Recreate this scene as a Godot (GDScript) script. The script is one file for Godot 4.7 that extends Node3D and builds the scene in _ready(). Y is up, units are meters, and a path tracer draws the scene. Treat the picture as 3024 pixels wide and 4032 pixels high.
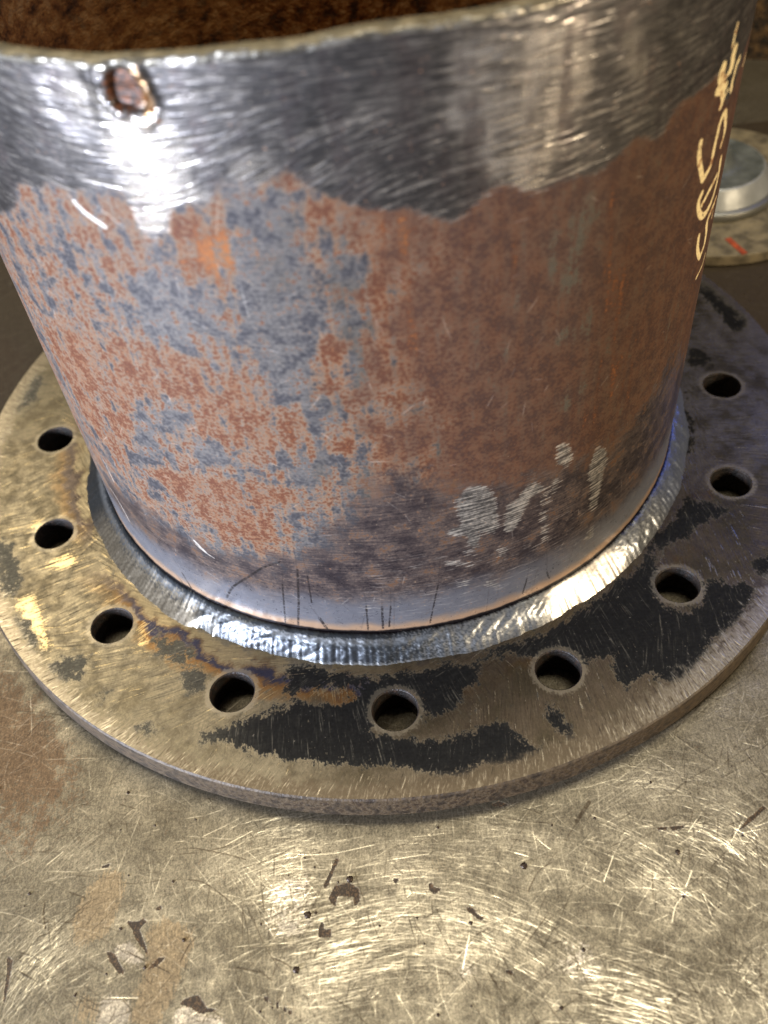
extends Node3D
# A flanged steel pipe spool on a scratched steel welding table, seen close up.
# Units are metres; the table top is y = 0. Lists of marks are in millimetres on the surface that carries them.

const FT := 0.017          # flange thickness
const PR := 0.16213        # pipe outer radius
const WALL := 0.0064
const FR := 0.24           # flange radius
const BR := 0.19725        # bolt circle radius
const HR := 0.0102         # bolt hole radius
const HOLES := 16
const HOLE0 := -1.94       # angle of one hole, degrees from +z towards +x

const GROUND_BAND := [
	{v=1.0, p=[-300, 204, -154, 204, -133, 212, -127, 215, -119, 227, -111, 229, -104, 228, -99, 236, -95, 230, -87, 232, -79, 235, -73, 236, -68, 233, -68, 226, -69, 220, -58, 221, -55, 231, -50, 232, -41, 233, -38, 237, -36, 243, -33, 240, -27, 239, -21, 239, -18, 246, -13, 239, -7, 234, -1, 231, 4, 229, 10, 228, 18, 228, 23, 223, 30, 219, 35, 221, 40, 225, 41, 229, 50, 227, 55, 222, 60, 223, 66, 223, 80, 221, 88, 223, 97, 228, 106, 222, 113, 224, 113, 232, 121, 229, 141, 230, 160, 210, 175, 225, 200, 228, 300, 230, 300, 290, -300, 290]},
]

const RUST_ZONES := [
	{v=0.5, p=[-360, -20, 360, -20, 360, 300, -360, 300]},
	{v=0.8, p=[-5, 20, 300, 20, 300, 290, 0, 290]},
	{v=0.22, p=[-79, 203, -69, 206, -59, 205, -52, 202, -49, 199, -48, 192, -44, 189, -45, 183, -50, 179, -59, 176, -69, 177, -78, 176, -81, 183, -85, 187]},
	{v=0.12, p=[-37, 239, -24, 238, -15, 235, -13, 228, -14, 215, -15, 201, -18, 187, -19, 174, -23, 166, -25, 151, -36, 154, -38, 174, -39, 186, -39, 194, -38, 207, -37, 221, -35, 229]},
	{v=0.12, p=[-9, 216, -1, 216, 3, 210, 0, 200, -6, 200, -10, 204]},
	{v=0.2, p=[-10, 195, 1, 195, 3, 187, -3, 184, -10, 187]},
	{v=0.2, p=[-3, 229, 2, 228, 2, 220, -4, 220]},
	{v=0.2, p=[-21, 157, -15, 158, -13, 145, -22, 142]},
	{v=0.3, p=[-8, 181, -3, 185, -1, 179, 0, 165, -6, 160, -9, 170]},
	{v=0.8, p=[-55, 231, -40, 232, -43, 222, -35, 229, -38, 213, -43, 203, -51, 205, -54, 213, -57, 221]},
	{v=0.95, p=[-12, 236, -2, 235, -1, 230, -8, 225, -14, 222, -13, 228]},
	{v=0.95, p=[-17, 183, -9, 183, -10, 170, -15, 158, -18, 167]},
	{v=0.8, p=[-14, 221, -11, 220, -11, 198, -15, 199]},
	{v=0.75, p=[-89, 176, -80, 174, -68, 175, -63, 168, -59, 164, -53, 162, -46, 163, -45, 155, -43, 152, -37, 148, -36, 140, -112, 119]},
	{v=0.35, p=[-98, 141, -84, 151, -77, 145, -70, 147, -74, 134, -103, 123]},
	{v=0.75, p=[-145, 159, -115, 169, -89, 173, -75, 172, -63, 171, -94, 147, -120, 96, -144, 103, -156, 131]},
	{v=0.2, p=[-105, 130, -87, 135, -99, 107, -116, 91]},
	{v=0.15, p=[-83, 127, -64, 129, -60, 121, -74, 117]},
	{v=0.2, p=[-83, 151, -77, 147, -78, 133, -88, 135]},
	{v=0.78, p=[-66, 161, -45, 165, -36, 148, -36, 131, -51, 132, -58, 126, -68, 143]},
	{v=0.15, p=[-36, 129, -18, 129, -22, 112, -34, 110]},
	{v=0.95, p=[-20, 138, -8, 138, -10, 129, -21, 130]},
	{v=0.8, p=[-108, 102, -84, 108, -52, 109, -35, 107, -47, 97, -50, 66, -72, 67, -86, 81, -102, 92]},
	{v=0.5, p=[73, 214, 80, 216, 85, 206, 81, 196, 84, 178, 71, 177, 61, 185, 63, 193, 54, 205, 60, 209, 69, 208]},
	{v=0.45, p=[60, 175, 67, 177, 65, 173, 59, 169]},
	{v=0.42, p=[61, 163, 71, 166, 86, 160, 79, 156, 66, 160]},
	{v=0.42, p=[69, 134, 86, 135, 85, 126, 75, 121, 67, 131]},
	{v=0.45, p=[43, 166, 50, 169, 49, 157, 45, 161]},
	{v=0.45, p=[28, 200, 34, 200, 34, 196]},
]

const ORANGE_ZONES := [
	{v=0.35, p=[83, 218, 96, 213, 116, 100, 84, 107, 89, 133, 84, 165]},
	{v=0.95, p=[-40, 228, -36, 228, -39, 213, -43, 206, -52, 207, -52, 215, -47, 222]},
	{v=0.8, p=[13, 228, 18, 228, 20, 224, 21, 216, 21, 199, 18, 196, 22, 180, 20, 168, 16, 169, 14, 189, 18, 206, 13, 216]},
	{v=0.7, p=[7, 227, 14, 229, 18, 227, 17, 220, 7, 222]},
	{v=0.7, p=[50, 215, 52, 214, 54, 190, 52, 180, 49, 192]},
	{v=0.7, p=[34, 220, 36, 220, 35, 210]},
	{v=0.5, p=[34, 184, 36, 183, 35, 157]},
	{v=0.5, p=[54, 148, 63, 144, 66, 130, 57, 134]},
]

const POLISHED := [
	{v=1.0, p=[-68, 257, -49, 261, -43, 253, -46, 239, -40, 233, -53, 232, -58, 220, -69, 219, -68, 233, -71, 240, -72, 248]},
	{v=1.0, p=[-34, 245, -22, 248, -18, 246, -23, 240, -28, 238, -33, 241]},
	{v=1.0, p=[-79, 271, -75, 271, -64, 263, -65, 259, -73, 256, -79, 260]},
	{v=0.9, p=[32, 271, 54, 274, 76, 264, 75, 249, 65, 240, 60, 223, 55, 222, 42, 232, 37, 245, 29, 250]},
	{v=0.9, p=[82, 267, 88, 266, 97, 247, 95, 243, 88, 250]},
]

const BURNT_FOOT := [
	{v=1.0, p=[-300, 40, -165, 40, -164, 87, -151, 56, -117, 66, -92, 56, -69, 58, -51, 63, -38, 64, -23, 84, -9, 108, 6, 122, 15, 117, 21, 94, 31, 100, 41, 104, 51, 91, 64, 93, 80, 92, 93, 89, 108, 84, 123, 90, 135, 102, 150, 107, 200, 60, 300, 60, 300, -5, -300, -5]},
]

const BARE_SPOTS := [
	{v=1.0, p=[32, 100, 37, 101, 43, 95, 45, 85, 46, 76, 45, 66, 38, 72, 37, 61, 33, 63, 31, 72, 24, 75, 24, 78, 30, 78, 28, 90, 28, 96]},
	{v=1.0, p=[58, 90, 62, 91, 69, 83, 61, 83, 58, 76, 55, 68, 52, 64, 49, 66, 49, 74, 50, 83, 55, 84]},
	{v=1.0, p=[72, 107, 78, 104, 81, 97, 80, 90, 73, 94, 73, 100]},
	{v=1.0, p=[94, 92, 101, 87, 103, 79, 101, 69, 99, 48, 95, 53, 94, 68, 91, 78, 93, 85]},
	{v=1.0, p=[95, 41, 99, 37, 100, 30, 96, 28, 94, 32, 97, 36]},
	{v=0.55, p=[70, 90, 77, 86, 76, 79, 70, 76, 76, 68, 64, 75, 64, 80, 70, 80]},
	{v=0.55, p=[65, 71, 71, 68, 72, 46, 68, 48]},
	{v=0.55, p=[45, 59, 51, 55, 51, 47, 45, 50]},
	{v=0.55, p=[21, 59, 35, 53, 35, 48, 21, 55]},
	{v=0.55, p=[25, 43, 34, 40, 33, 35, 26, 38]},
	{v=0.55, p=[5, 62, 12, 58, 12, 55, 5, 58]},
	{v=0.55, p=[30, 63, 36, 60, 36, 55, 30, 58]},
	{v=0.55, p=[39, 38, 47, 34, 47, 27, 39, 31]},
]

const DRIP_LINES := [
	{v=1.2, p=[-89, 13, -81, 30, -71, 42, -60, 54, -50, 61]},
	{v=0.8, p=[-82, 36, -80, 30]},
	{v=1.0, p=[-47, 71, -52, 44, -56, 13]},
	{v=1.1, p=[-42, 77, -43, 57, -46, 34, -50, 11]},
	{v=0.8, p=[-39, 73, -39, 53, -40, 33]},
	{v=1.6, p=[-41, 30, -38, 21, -35, 11]},
	{v=0.7, p=[-123, 24, -118, 16, -114, 9]},
	{v=1.1, p=[-116, 35, -113, 23, -110, 12]},
	{v=1.2, p=[-61, 34, -52, 34]},
	{v=1.0, p=[-15, 43, -15, 32, -16, 13]},
	{v=0.9, p=[-15, 32, -19, 14]},
	{v=1.1, p=[-7, 44, -8, 31, -9, 14]},
	{v=0.9, p=[-3, 44, -4, 31, -6, 15]},
	{v=1.1, p=[-2, 37, -4, 12]},
	{v=0.8, p=[20, 64, 18, 42, 13, 14]},
	{v=0.8, p=[42, 37, 40, 9]},
	{v=0.7, p=[46, 30, 46, 22]},
	{v=1.0, p=[62, 41, 61, 26, 59, 16]},
	{v=0.8, p=[66, 28, 65, 20]},
	{v=0.8, p=[71, 41, 72, 24, 74, 17]},
	{v=0.8, p=[87, 31, 85, 21]},
	{v=0.7, p=[104, 39, 105, 30]},
	{v=0.7, p=[107, 40, 109, 31]},
	{v=0.7, p=[113, 38, 115, 24]},
	{v=0.7, p=[121, 42, 122, 30]},
]

const SHINY_LINES := [
	{v=1.0, p=[-151, 81, -149, 75, -148, 65]},
	{v=1.8, p=[-165, 53, -156, 46, -151, 34]},
	{v=1.0, p=[-117, 71, -110, 66]},
	{v=0.8, p=[-119, 62, -111, 58]},
	{v=2.4, p=[-98, 63, -94, 59, -89, 53]},
	{v=1.0, p=[-96, 59, -91, 54, -85, 51]},
	{v=1.0, p=[-93, 37, -86, 33]},
	{v=0.8, p=[-91, 30, -87, 29]},
	{v=0.7, p=[-96, 47, -88, 41]},
	{v=1.3, p=[-38, 206, -38, 192]},
	{v=0.7, p=[-60, 206, -61, 198]},
	{v=1.6, p=[-39, 234, -42, 223]},
	{v=0.6, p=[-59, 189, -52, 185]},
	{v=3.0, p=[-93, 230, -89, 225, -82, 221]},
	{v=2.4, p=[-82, 228, -74, 222]},
]

const PAINT_MARKS := [
	{v=3.2, p=[163, 195, 165, 199, 162, 205, 159, 209, 155, 208, 154, 204, 153, 199, 153, 193, 150, 191, 146, 190, 143, 194, 139, 200, 137, 205, 137, 208]},
	{v=3.2, p=[148, 183, 146, 181, 148, 176, 153, 171, 159, 169, 165, 170, 168, 172, 170, 176, 170, 181, 168, 187]},
	{v=2.6, p=[166, 181, 161, 180, 156, 179, 151, 177]},
	{v=3.0, p=[177, 165, 172, 164, 165, 162, 168, 155, 169, 149, 166, 147, 164, 146, 159, 151, 156, 156, 155, 161]},
	{v=1.6, p=[179, 138, 175, 135, 168, 135, 165, 135]},
	{v=1.6, p=[176, 161, 176, 157]},
	{v=4.5, p=[156, 232, 155, 231, 156, 227, 155, 226]},
	{v=2.0, p=[156, 226, 151, 225]},
	{v=3.0, p=[166, 225, 163, 224, 162, 221, 161, 218, 162, 216]},
	{v=5.0, p=[146, 230, 145, 228, 148, 224, 150, 221]},
	{v=3.5, p=[144, 223, 150, 221, 153, 221]},
	{v=3.5, p=[150, 220, 152, 217, 151, 215]},
	{v=1.6, p=[157, 218, 154, 217, 152, 215]},
	{v=2.2, p=[153, 241, 152, 238, 152, 235]},
	{v=1.5, p=[184, 219, 179, 217]},
]

const SCALE_PATCHES := [
	{v=1.0, p=[63, 166, 74, 161, 86, 154, 99, 145, 113, 136, 122, 129, 127, 127, 127, 137, 124, 147, 124, 155, 132, 160, 139, 160, 144, 155, 145, 147, 152, 143, 160, 147, 170, 147, 169, 154, 161, 164, 153, 171, 142, 177, 139, 182, 130, 191, 127, 196, 120, 197, 114, 198, 111, 192, 106, 189, 101, 197, 94, 195, 95, 187, 97, 183, 93, 179, 86, 181, 80, 184, 79, 177, 70, 174, 59, 179, 59, 175, 51, 171]},
	{v=1.0, p=[130, 112, 143, 105, 153, 89, 164, 95, 172, 98, 171, 104, 161, 106, 152, 109, 148, 116, 139, 117, 132, 120, 127, 127, 122, 127]},
	{v=1.0, p=[175, 135, 188, 130, 184, 147, 173, 143]},
	{v=1.0, p=[6, 180, 17, 175, 25, 179, 33, 175, 36, 172, 32, 186, 23, 193, 22, 199, 9, 204, 5, 201, 5, 189]},
	{v=1.0, p=[60, 203, 65, 202, 68, 207, 66, 213, 71, 217, 73, 220, 67, 221, 61, 212]},
	{v=1.0, p=[-96, 201, -85, 198, -68, 197, -64, 191, -52, 192, -39, 200, -18, 208, -10, 211, 14, 215, 22, 213, 40, 207, 42, 213, 47, 218, 56, 221, 57, 224, 42, 229, 29, 226, 20, 233, 6, 229, -7, 224, -31, 221, -56, 216]},
	{v=1.0, p=[-107, 167, -96, 164, -94, 174, -98, 180, -105, 175]},
	{v=1.0, p=[-55, 188, -46, 190, -35, 192, -24, 189, -13, 187, -13, 199, -18, 205, -39, 205, -55, 199]},
	{v=1.0, p=[-54, 170, -46, 172, -45, 179, -50, 180]},
	{v=1.0, p=[-98, 200, -81, 198, -71, 192, -64, 198, -55, 200, -55, 207, -81, 204, -94, 205]},
	{v=1.0, p=[-56, 168, -41, 172, -11, 181, -11, 193, -22, 189, -21, 183, -49, 181, -55, 188]},
	{v=1.0, p=[-13, 178, 6, 179, 6, 189, -8, 186]},
	{v=1.0, p=[34, 172, 51, 168, 63, 166, 59, 175, 50, 174, 41, 175]},
	{v=1.0, p=[213, -96, 219, -95, 225, -77, 229, -64, 232, -50, 228, -45, 217, -39, 216, -46, 216, -56, 211, -75, 210, -85]},
	{v=0.75, p=[-175, 152, -160, 150, -151, 153, -153, 165, -161, 168, -172, 160]},
	{v=0.75, p=[-148, 172, -139, 174, -144, 180, -149, 178]},
	{v=0.75, p=[-130, 188, -114, 194, -115, 201, -126, 195]},
	{v=0.75, p=[-220, 66, -206, 73, -195, 100, -198, 111, -210, 113]},
	{v=0.75, p=[-200, 120, -193, 121, -183, 133, -177, 145, -183, 148, -194, 133]},
	{v=0.75, p=[-122, 141, -106, 148, -99, 157, -105, 164, -117, 157, -122, 149]},
	{v=0.75, p=[-236, -13, -234, -43, -227, -68, -220, -74, -213, -68, -216, -52, -217, -38, -228, -34, -229, -24, -227, -7, -235, -6]},
	{v=0.75, p=[187, -30, 197, -30, 196, -20, 202, -8, 197, -8, 181, -12]},
	{v=0.75, p=[179, -8, 180, 3, 173, 23, 172, 42, 166, 61, 162, 61, 167, 28]},
]

const BRIGHT_SPOTS := [
	{v=1.0, p=[-197, 117, -193, 106, -185, 116, -177, 134, -172, 147, -177, 148, -186, 133, -194, 121]},
	{v=1.0, p=[-186, 89, -172, 82, -167, 92, -180, 96]},
	{v=1.0, p=[-199, 62, -196, 52, -191, 65, -196, 71]},
	{v=1.0, p=[-48, 182, -30, 181, -22, 186, -39, 187, -48, 185]},
	{v=1.0, p=[-131, 134, -125, 136, -124, 151, -130, 148]},
	{v=1.0, p=[140, 131, 152, 134, 164, 140, 173, 147, 170, 148, 159, 141, 151, 136]},
	{v=1.0, p=[193, -45, 202, -47, 204, -30, 207, -22, 214, -11, 208, -12, 198, -25, 195, -40]},
]

const GRIND_FANS := [
	{v=1.3, p=[106, 287, 30, -846, -210, 5, 46]},
	{v=1.0, p=[54, 313, 57, -677, -390, 9, 34]},
	{v=0.9, p=[61, 330, 65, -554, -343, 7, 34]},
	{v=0.62, p=[-17, 381, 105, -968, -624, 14, 70]},
	{v=0.5, p=[-19, 433, 144, -943, -729, 12, 50]},
	{v=1.0, p=[-6, 362, 77, -749, -461, 9, 46]},
	{v=1.3, p=[32, 430, 118, -772, -597, 9, 50]},
	{v=1.3, p=[48, 391, 69, -845, -619, 9, 46]},
	{v=1.2, p=[110, 329, 12, -856, -144, 7, 28]},
	{v=1.1, p=[-124, 315, 47, -1626, -1218, 8, 42]},
	{v=1.1, p=[-142, 309, 30, -1496, -1024, 6, 26]},
	{v=0.9, p=[-145, 313, 26, -1669, -1066, 8, 30]},
	{v=0.8, p=[-80, 316, 109, -1402, -1244, 7, 20]},
	{v=0.8, p=[-53, 297, 43, -1160, -817, 10, 50]},
	{v=0.6, p=[-52, 338, 72, -1083, -841, 10, 46]},
	{v=0.6, p=[-47, 342, 79, -1074, -867, 12, 36]},
	{v=1.0, p=[-48, 281, 42, -1143, -888, 6, 30]},
	{v=1.0, p=[55, 958, 679, -992, -963, 12, 60]},
	{v=0.7, p=[-60, 89, 211, 880, 792, 12, 60]},
	{v=0.6, p=[-13, 504, 199, -1029, -923, 14, 50]},
	{v=0.6, p=[97, 282, 50, -1099, -242, 10, 24]},
	{v=0.5, p=[9, 371, 123, -953, -678, 9, 30]},
	{v=0.5, p=[-87, 287, 139, -1378, -1170, 8, 16]},
	{v=0.6, p=[-135, -185, 476, 651, 595, 5, 8]},
]

const TAN_SMEARS := [
	{v=1.0, p=[-137, 252, -134, 250, -128, 254, -127, 257, -129, 268, -130, 273, -133, 278, -140, 281, -143, 283, -147, 277, -148, 270, -146, 265, -144, 260, -141, 255]},
	{v=1.0, p=[-116, 275, -107, 274, -101, 277, -95, 281, -97, 288, -100, 295, -102, 302, -104, 306, -109, 316, -118, 315, -118, 302, -115, 294, -114, 288, -116, 282]},
	{v=0.6, p=[-143, 300, -136, 296, -132, 299, -131, 314, -142, 313]},
	{v=0.4, p=[-60, 306, -52, 308, -55, 317, -67, 316]},
	{v=0.45, p=[-2, 262, 7, 258, 18, 259, 10, 265, -1, 266]},
]

const RUST_STAINS := [
	{v=0.8, p=[-191, 224, -176, 229, -168, 237, -165, 247, -173, 246, -182, 241, -189, 232]},
	{v=0.9, p=[-225, 122, -188, 159, -157, 197, -158, 215, -181, 218, -204, 211]},
	{v=0.5, p=[-203, 215, -170, 210, -142, 226, -174, 231]},
	{v=0.9, p=[-279, -156, -238, -117, -238, -97, -249, -62, -271, -74]},
	{v=0.35, p=[-102, 248, -62, 248, -70, 261, -97, 263]},
]

const DARK_CHIPS := [
	{v=1.0, p=[-125, 273, -121, 274, -118, 273, -116, 274, -119, 277, -116, 283, -114, 288, -120, 281, -122, 277]},
	{v=1.0, p=[-132, 284, -128, 286, -124, 292, -123, 294, -126, 293, -130, 288]},
	{v=1.0, p=[-98, 305, -93, 304, -89, 309, -84, 310, -91, 311, -96, 308, -100, 307]},
	{v=1.0, p=[-173, 284, -172, 283, -170, 285, -170, 287, -170, 301, -171, 300, -172, 287]},
	{v=1.0, p=[-45, 283, -44, 281, -43, 281, -43, 284, -40, 284, -40, 287, -43, 287, -45, 286]},
	{v=1.0, p=[-114, 293, -110, 289, -107, 289, -110, 292]},
	{v=1.0, p=[1, 269, 2, 269, 3, 271, 6, 272, 3, 274, 1, 272]},
	{v=1.0, p=[15, 280, 18, 281, 19, 283, 22, 285, 21, 286, 19, 285, 16, 282]},
	{v=1.0, p=[21, 281, 24, 283, 23, 283]},
	{v=1.0, p=[28, 305, 31, 306, 30, 307, 27, 306]},
	{v=1.0, p=[-37, 255, -36, 256, -41, 267, -43, 267]},
	{v=1.0, p=[99, 255, 103, 255, 103, 256, 99, 256]},
	{v=1.0, p=[104, 255, 111, 255, 110, 256, 105, 257]},
	{v=1.0, p=[125, 262, 132, 259, 137, 255, 145, 250, 146, 251, 140, 255, 135, 258, 131, 260]},
	{v=1.0, p=[-67, 307, -65, 307, -65, 309, -66, 309]},
	{v=1.0, p=[-65, 308, -64, 309, -63, 311, -64, 310]},
	{v=1.0, p=[-62, 309, -61, 309, -61, 312, -62, 311]},
	{v=1.0, p=[-59, 311, -58, 311, -58, 313, -59, 313]},
	{v=1.0, p=[-57, 312, -56, 313, -56, 314, -57, 314]},
	{v=1.0, p=[-139, 250, -138, 249, -134, 248, -134, 248, -136, 250]},
	{v=1.0, p=[-133, 251, -128, 254, -128, 254]},
	{v=1.0, p=[-113, 270, -112, 268, -110, 269, -111, 270]},
	{v=1.0, p=[31, 238, 35, 237, 39, 239, 35, 240]},
	{v=1.0, p=[-14, 266, -11, 266, -12, 268, -13, 268]},
	{v=1.0, p=[-41, 272, -38, 267, -32, 266, -28, 269, -28, 274, -30, 276, -30, 272, -37, 271, -38, 275]},
]

const PALE_PLATES := [
	{v=1.0, p=[-101, 307, -97, 307, -89, 311, -82, 312, -81, 318, -103, 317]},
	{v=1.0, p=[-100, 307, -97, 308, -91, 311, -84, 311, -83, 313, -85, 318, -100, 317]},
	{v=1.0, p=[-37, 272, -31, 273, -31, 275, -37, 274]},
	{v=1.0, p=[-128, 281, -121, 282, -115, 289, -119, 293, -123, 290, -128, 285]},
	{v=1.0, p=[-131, 301, -120, 302, -119, 315, -131, 314]},
	{v=0.5, p=[6, 301, 16, 301, 16, 307, 10, 310]},
	{v=0.5, p=[53, 292, 62, 297, 65, 309, 56, 314, 46, 307]},
	{v=0.5, p=[-68, 262, -47, 260, -45, 281, -57, 289, -67, 284]},
]

const DARK_LINES := [
	{v=0.7, p=[-161, 260, -161, 266, -159, 273]},
	{v=0.7, p=[-158, 263, -155, 273]},
	{v=0.5, p=[117, 296, 122, 298]},
	{v=0.6, p=[116, 298, 123, 301]},
	{v=0.5, p=[119, 296, 126, 299]},
	{v=0.6, p=[127, 295, 133, 297]},
	{v=0.6, p=[126, 304, 130, 304]},
	{v=0.6, p=[125, 306, 129, 307]},
	{v=1.6, p=[60, 257, 66, 249, 73, 241]},
	{v=0.5, p=[99, 248, 92, 274, 90, 283]},
	{v=0.6, p=[94, 248, 97, 244]},
	{v=0.5, p=[-88, 293, -78, 295, -67, 298]},
	{v=0.5, p=[-74, 292, -69, 297, -64, 301]},
	{v=0.5, p=[-67, 292, -61, 294, -56, 297]},
	{v=0.5, p=[-106, 245, -98, 245, -84, 249, -76, 252]},
	{v=0.5, p=[-105, 258, -94, 260, -82, 269]},
	{v=0.5, p=[-68, 264, -69, 278]},
	{v=0.5, p=[-76, 269, -77, 277]},
	{v=0.5, p=[-88, 254, -86, 264]},
	{v=0.4, p=[-77, 253, -73, 270]},
	{v=0.5, p=[128, 277, 124, 291]},
	{v=0.7, p=[107, 279, 137, 281]},
	{v=0.4, p=[-10, 307, -6, 313]},
	{v=0.5, p=[56, 264, 47, 268, 41, 276]},
	{v=0.5, p=[53, 279, 46, 287, 38, 295]},
	{v=0.6, p=[-94, 281, -98, 285, -101, 291]},
	{v=0.4, p=[-170, 251, -165, 260]},
	{v=0.5, p=[-162, 254, -151, 259, -144, 262]},
	{v=0.5, p=[-194, 196, -184, 182, -176, 171]},
	{v=0.5, p=[-107, 180, -102, 189, -98, 195]},
]

const WHITE_LINES := [
	{v=0.6, p=[85, 256, 78, 265, 72, 275]},
	{v=0.7, p=[121, 248, 116, 253, 111, 258]},
	{v=0.7, p=[115, 266, 108, 274, 104, 280]},
	{v=0.5, p=[104, 282, 98, 287, 95, 293]},
	{v=0.6, p=[138, 251, 133, 257, 127, 264]},
	{v=0.5, p=[131, 241, 139, 248]},
	{v=0.6, p=[45, 250, 49, 256, 53, 260]},
	{v=0.8, p=[32, 257, 38, 260, 43, 262]},
	{v=0.6, p=[18, 277, 15, 291, 11, 303]},
	{v=0.5, p=[-29, 260, -13, 258, 2, 257]},
	{v=0.6, p=[-11, 296, 24, 299]},
	{v=0.5, p=[-62, 234, -74, 240, -85, 245]},
	{v=0.4, p=[-76, 232, -85, 236, -95, 240]},
	{v=0.5, p=[-53, 264, -52, 257, -51, 253, -37, 253, -21, 251]},
	{v=0.6, p=[-18, 259, -29, 260]},
	{v=0.6, p=[-158, 224, -163, 228]},
	{v=0.6, p=[-151, 234, -157, 241, -163, 246]},
	{v=0.5, p=[-140, 234, -147, 238]},
	{v=0.7, p=[-136, 301, -127, 302, -117, 303]},
	{v=0.5, p=[-191, 180, -184, 171]},
	{v=0.8, p=[58, 310, 64, 311]},
	{v=0.5, p=[88, 312, 96, 317]},
]


# ------------------------------------------------------------------ small helpers
var rng := RandomNumberGenerator.new()

func rf(a: float, b: float) -> float:
	return rng.randf_range(a, b)

func c8(r: int, g: int, b: int) -> Color:
	return Color(r / 255.0, g / 255.0, b / 255.0)

func thing(called: String, label: String, category: String, at := Vector3.ZERO) -> Node3D:
	var o := Node3D.new()
	o.name = called
	add_child(o, true)
	o.position = at
	o.set_meta("label", label)
	o.set_meta("category", category)
	return o

func part(called: String, mesh: Mesh, mat: Material, parent: Node3D) -> MeshInstance3D:
	var o := MeshInstance3D.new()
	o.name = called
	o.mesh = mesh
	if mat:
		o.material_override = mat
	parent.add_child(o, true)
	return o

func noise_bytes(w: int, h: int, sx: float, sy: float, sd: int, oct := 4, warp := 0.0) -> PackedByteArray:
	# fractal noise with a cell of about sx by sy pixels
	var base := minf(sx, sy)
	var gw := int(ceil(w * base / sx))
	var gh := int(ceil(h * base / sy))
	var n := FastNoiseLite.new()
	n.noise_type = FastNoiseLite.TYPE_SIMPLEX_SMOOTH
	n.seed = sd
	n.frequency = 1.0 / base
	n.fractal_octaves = oct
	n.fractal_gain = 0.55
	n.domain_warp_enabled = warp > 0.0
	n.domain_warp_amplitude = warp
	n.domain_warp_frequency = 0.7 / base
	var im := n.get_image(maxi(gw, 8), maxi(gh, 8), false, false, true)
	if im.get_width() != w or im.get_height() != h:
		im.resize(w, h, Image.INTERPOLATE_CUBIC)
	im.convert(Image.FORMAT_L8)
	return im.get_data()

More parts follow.
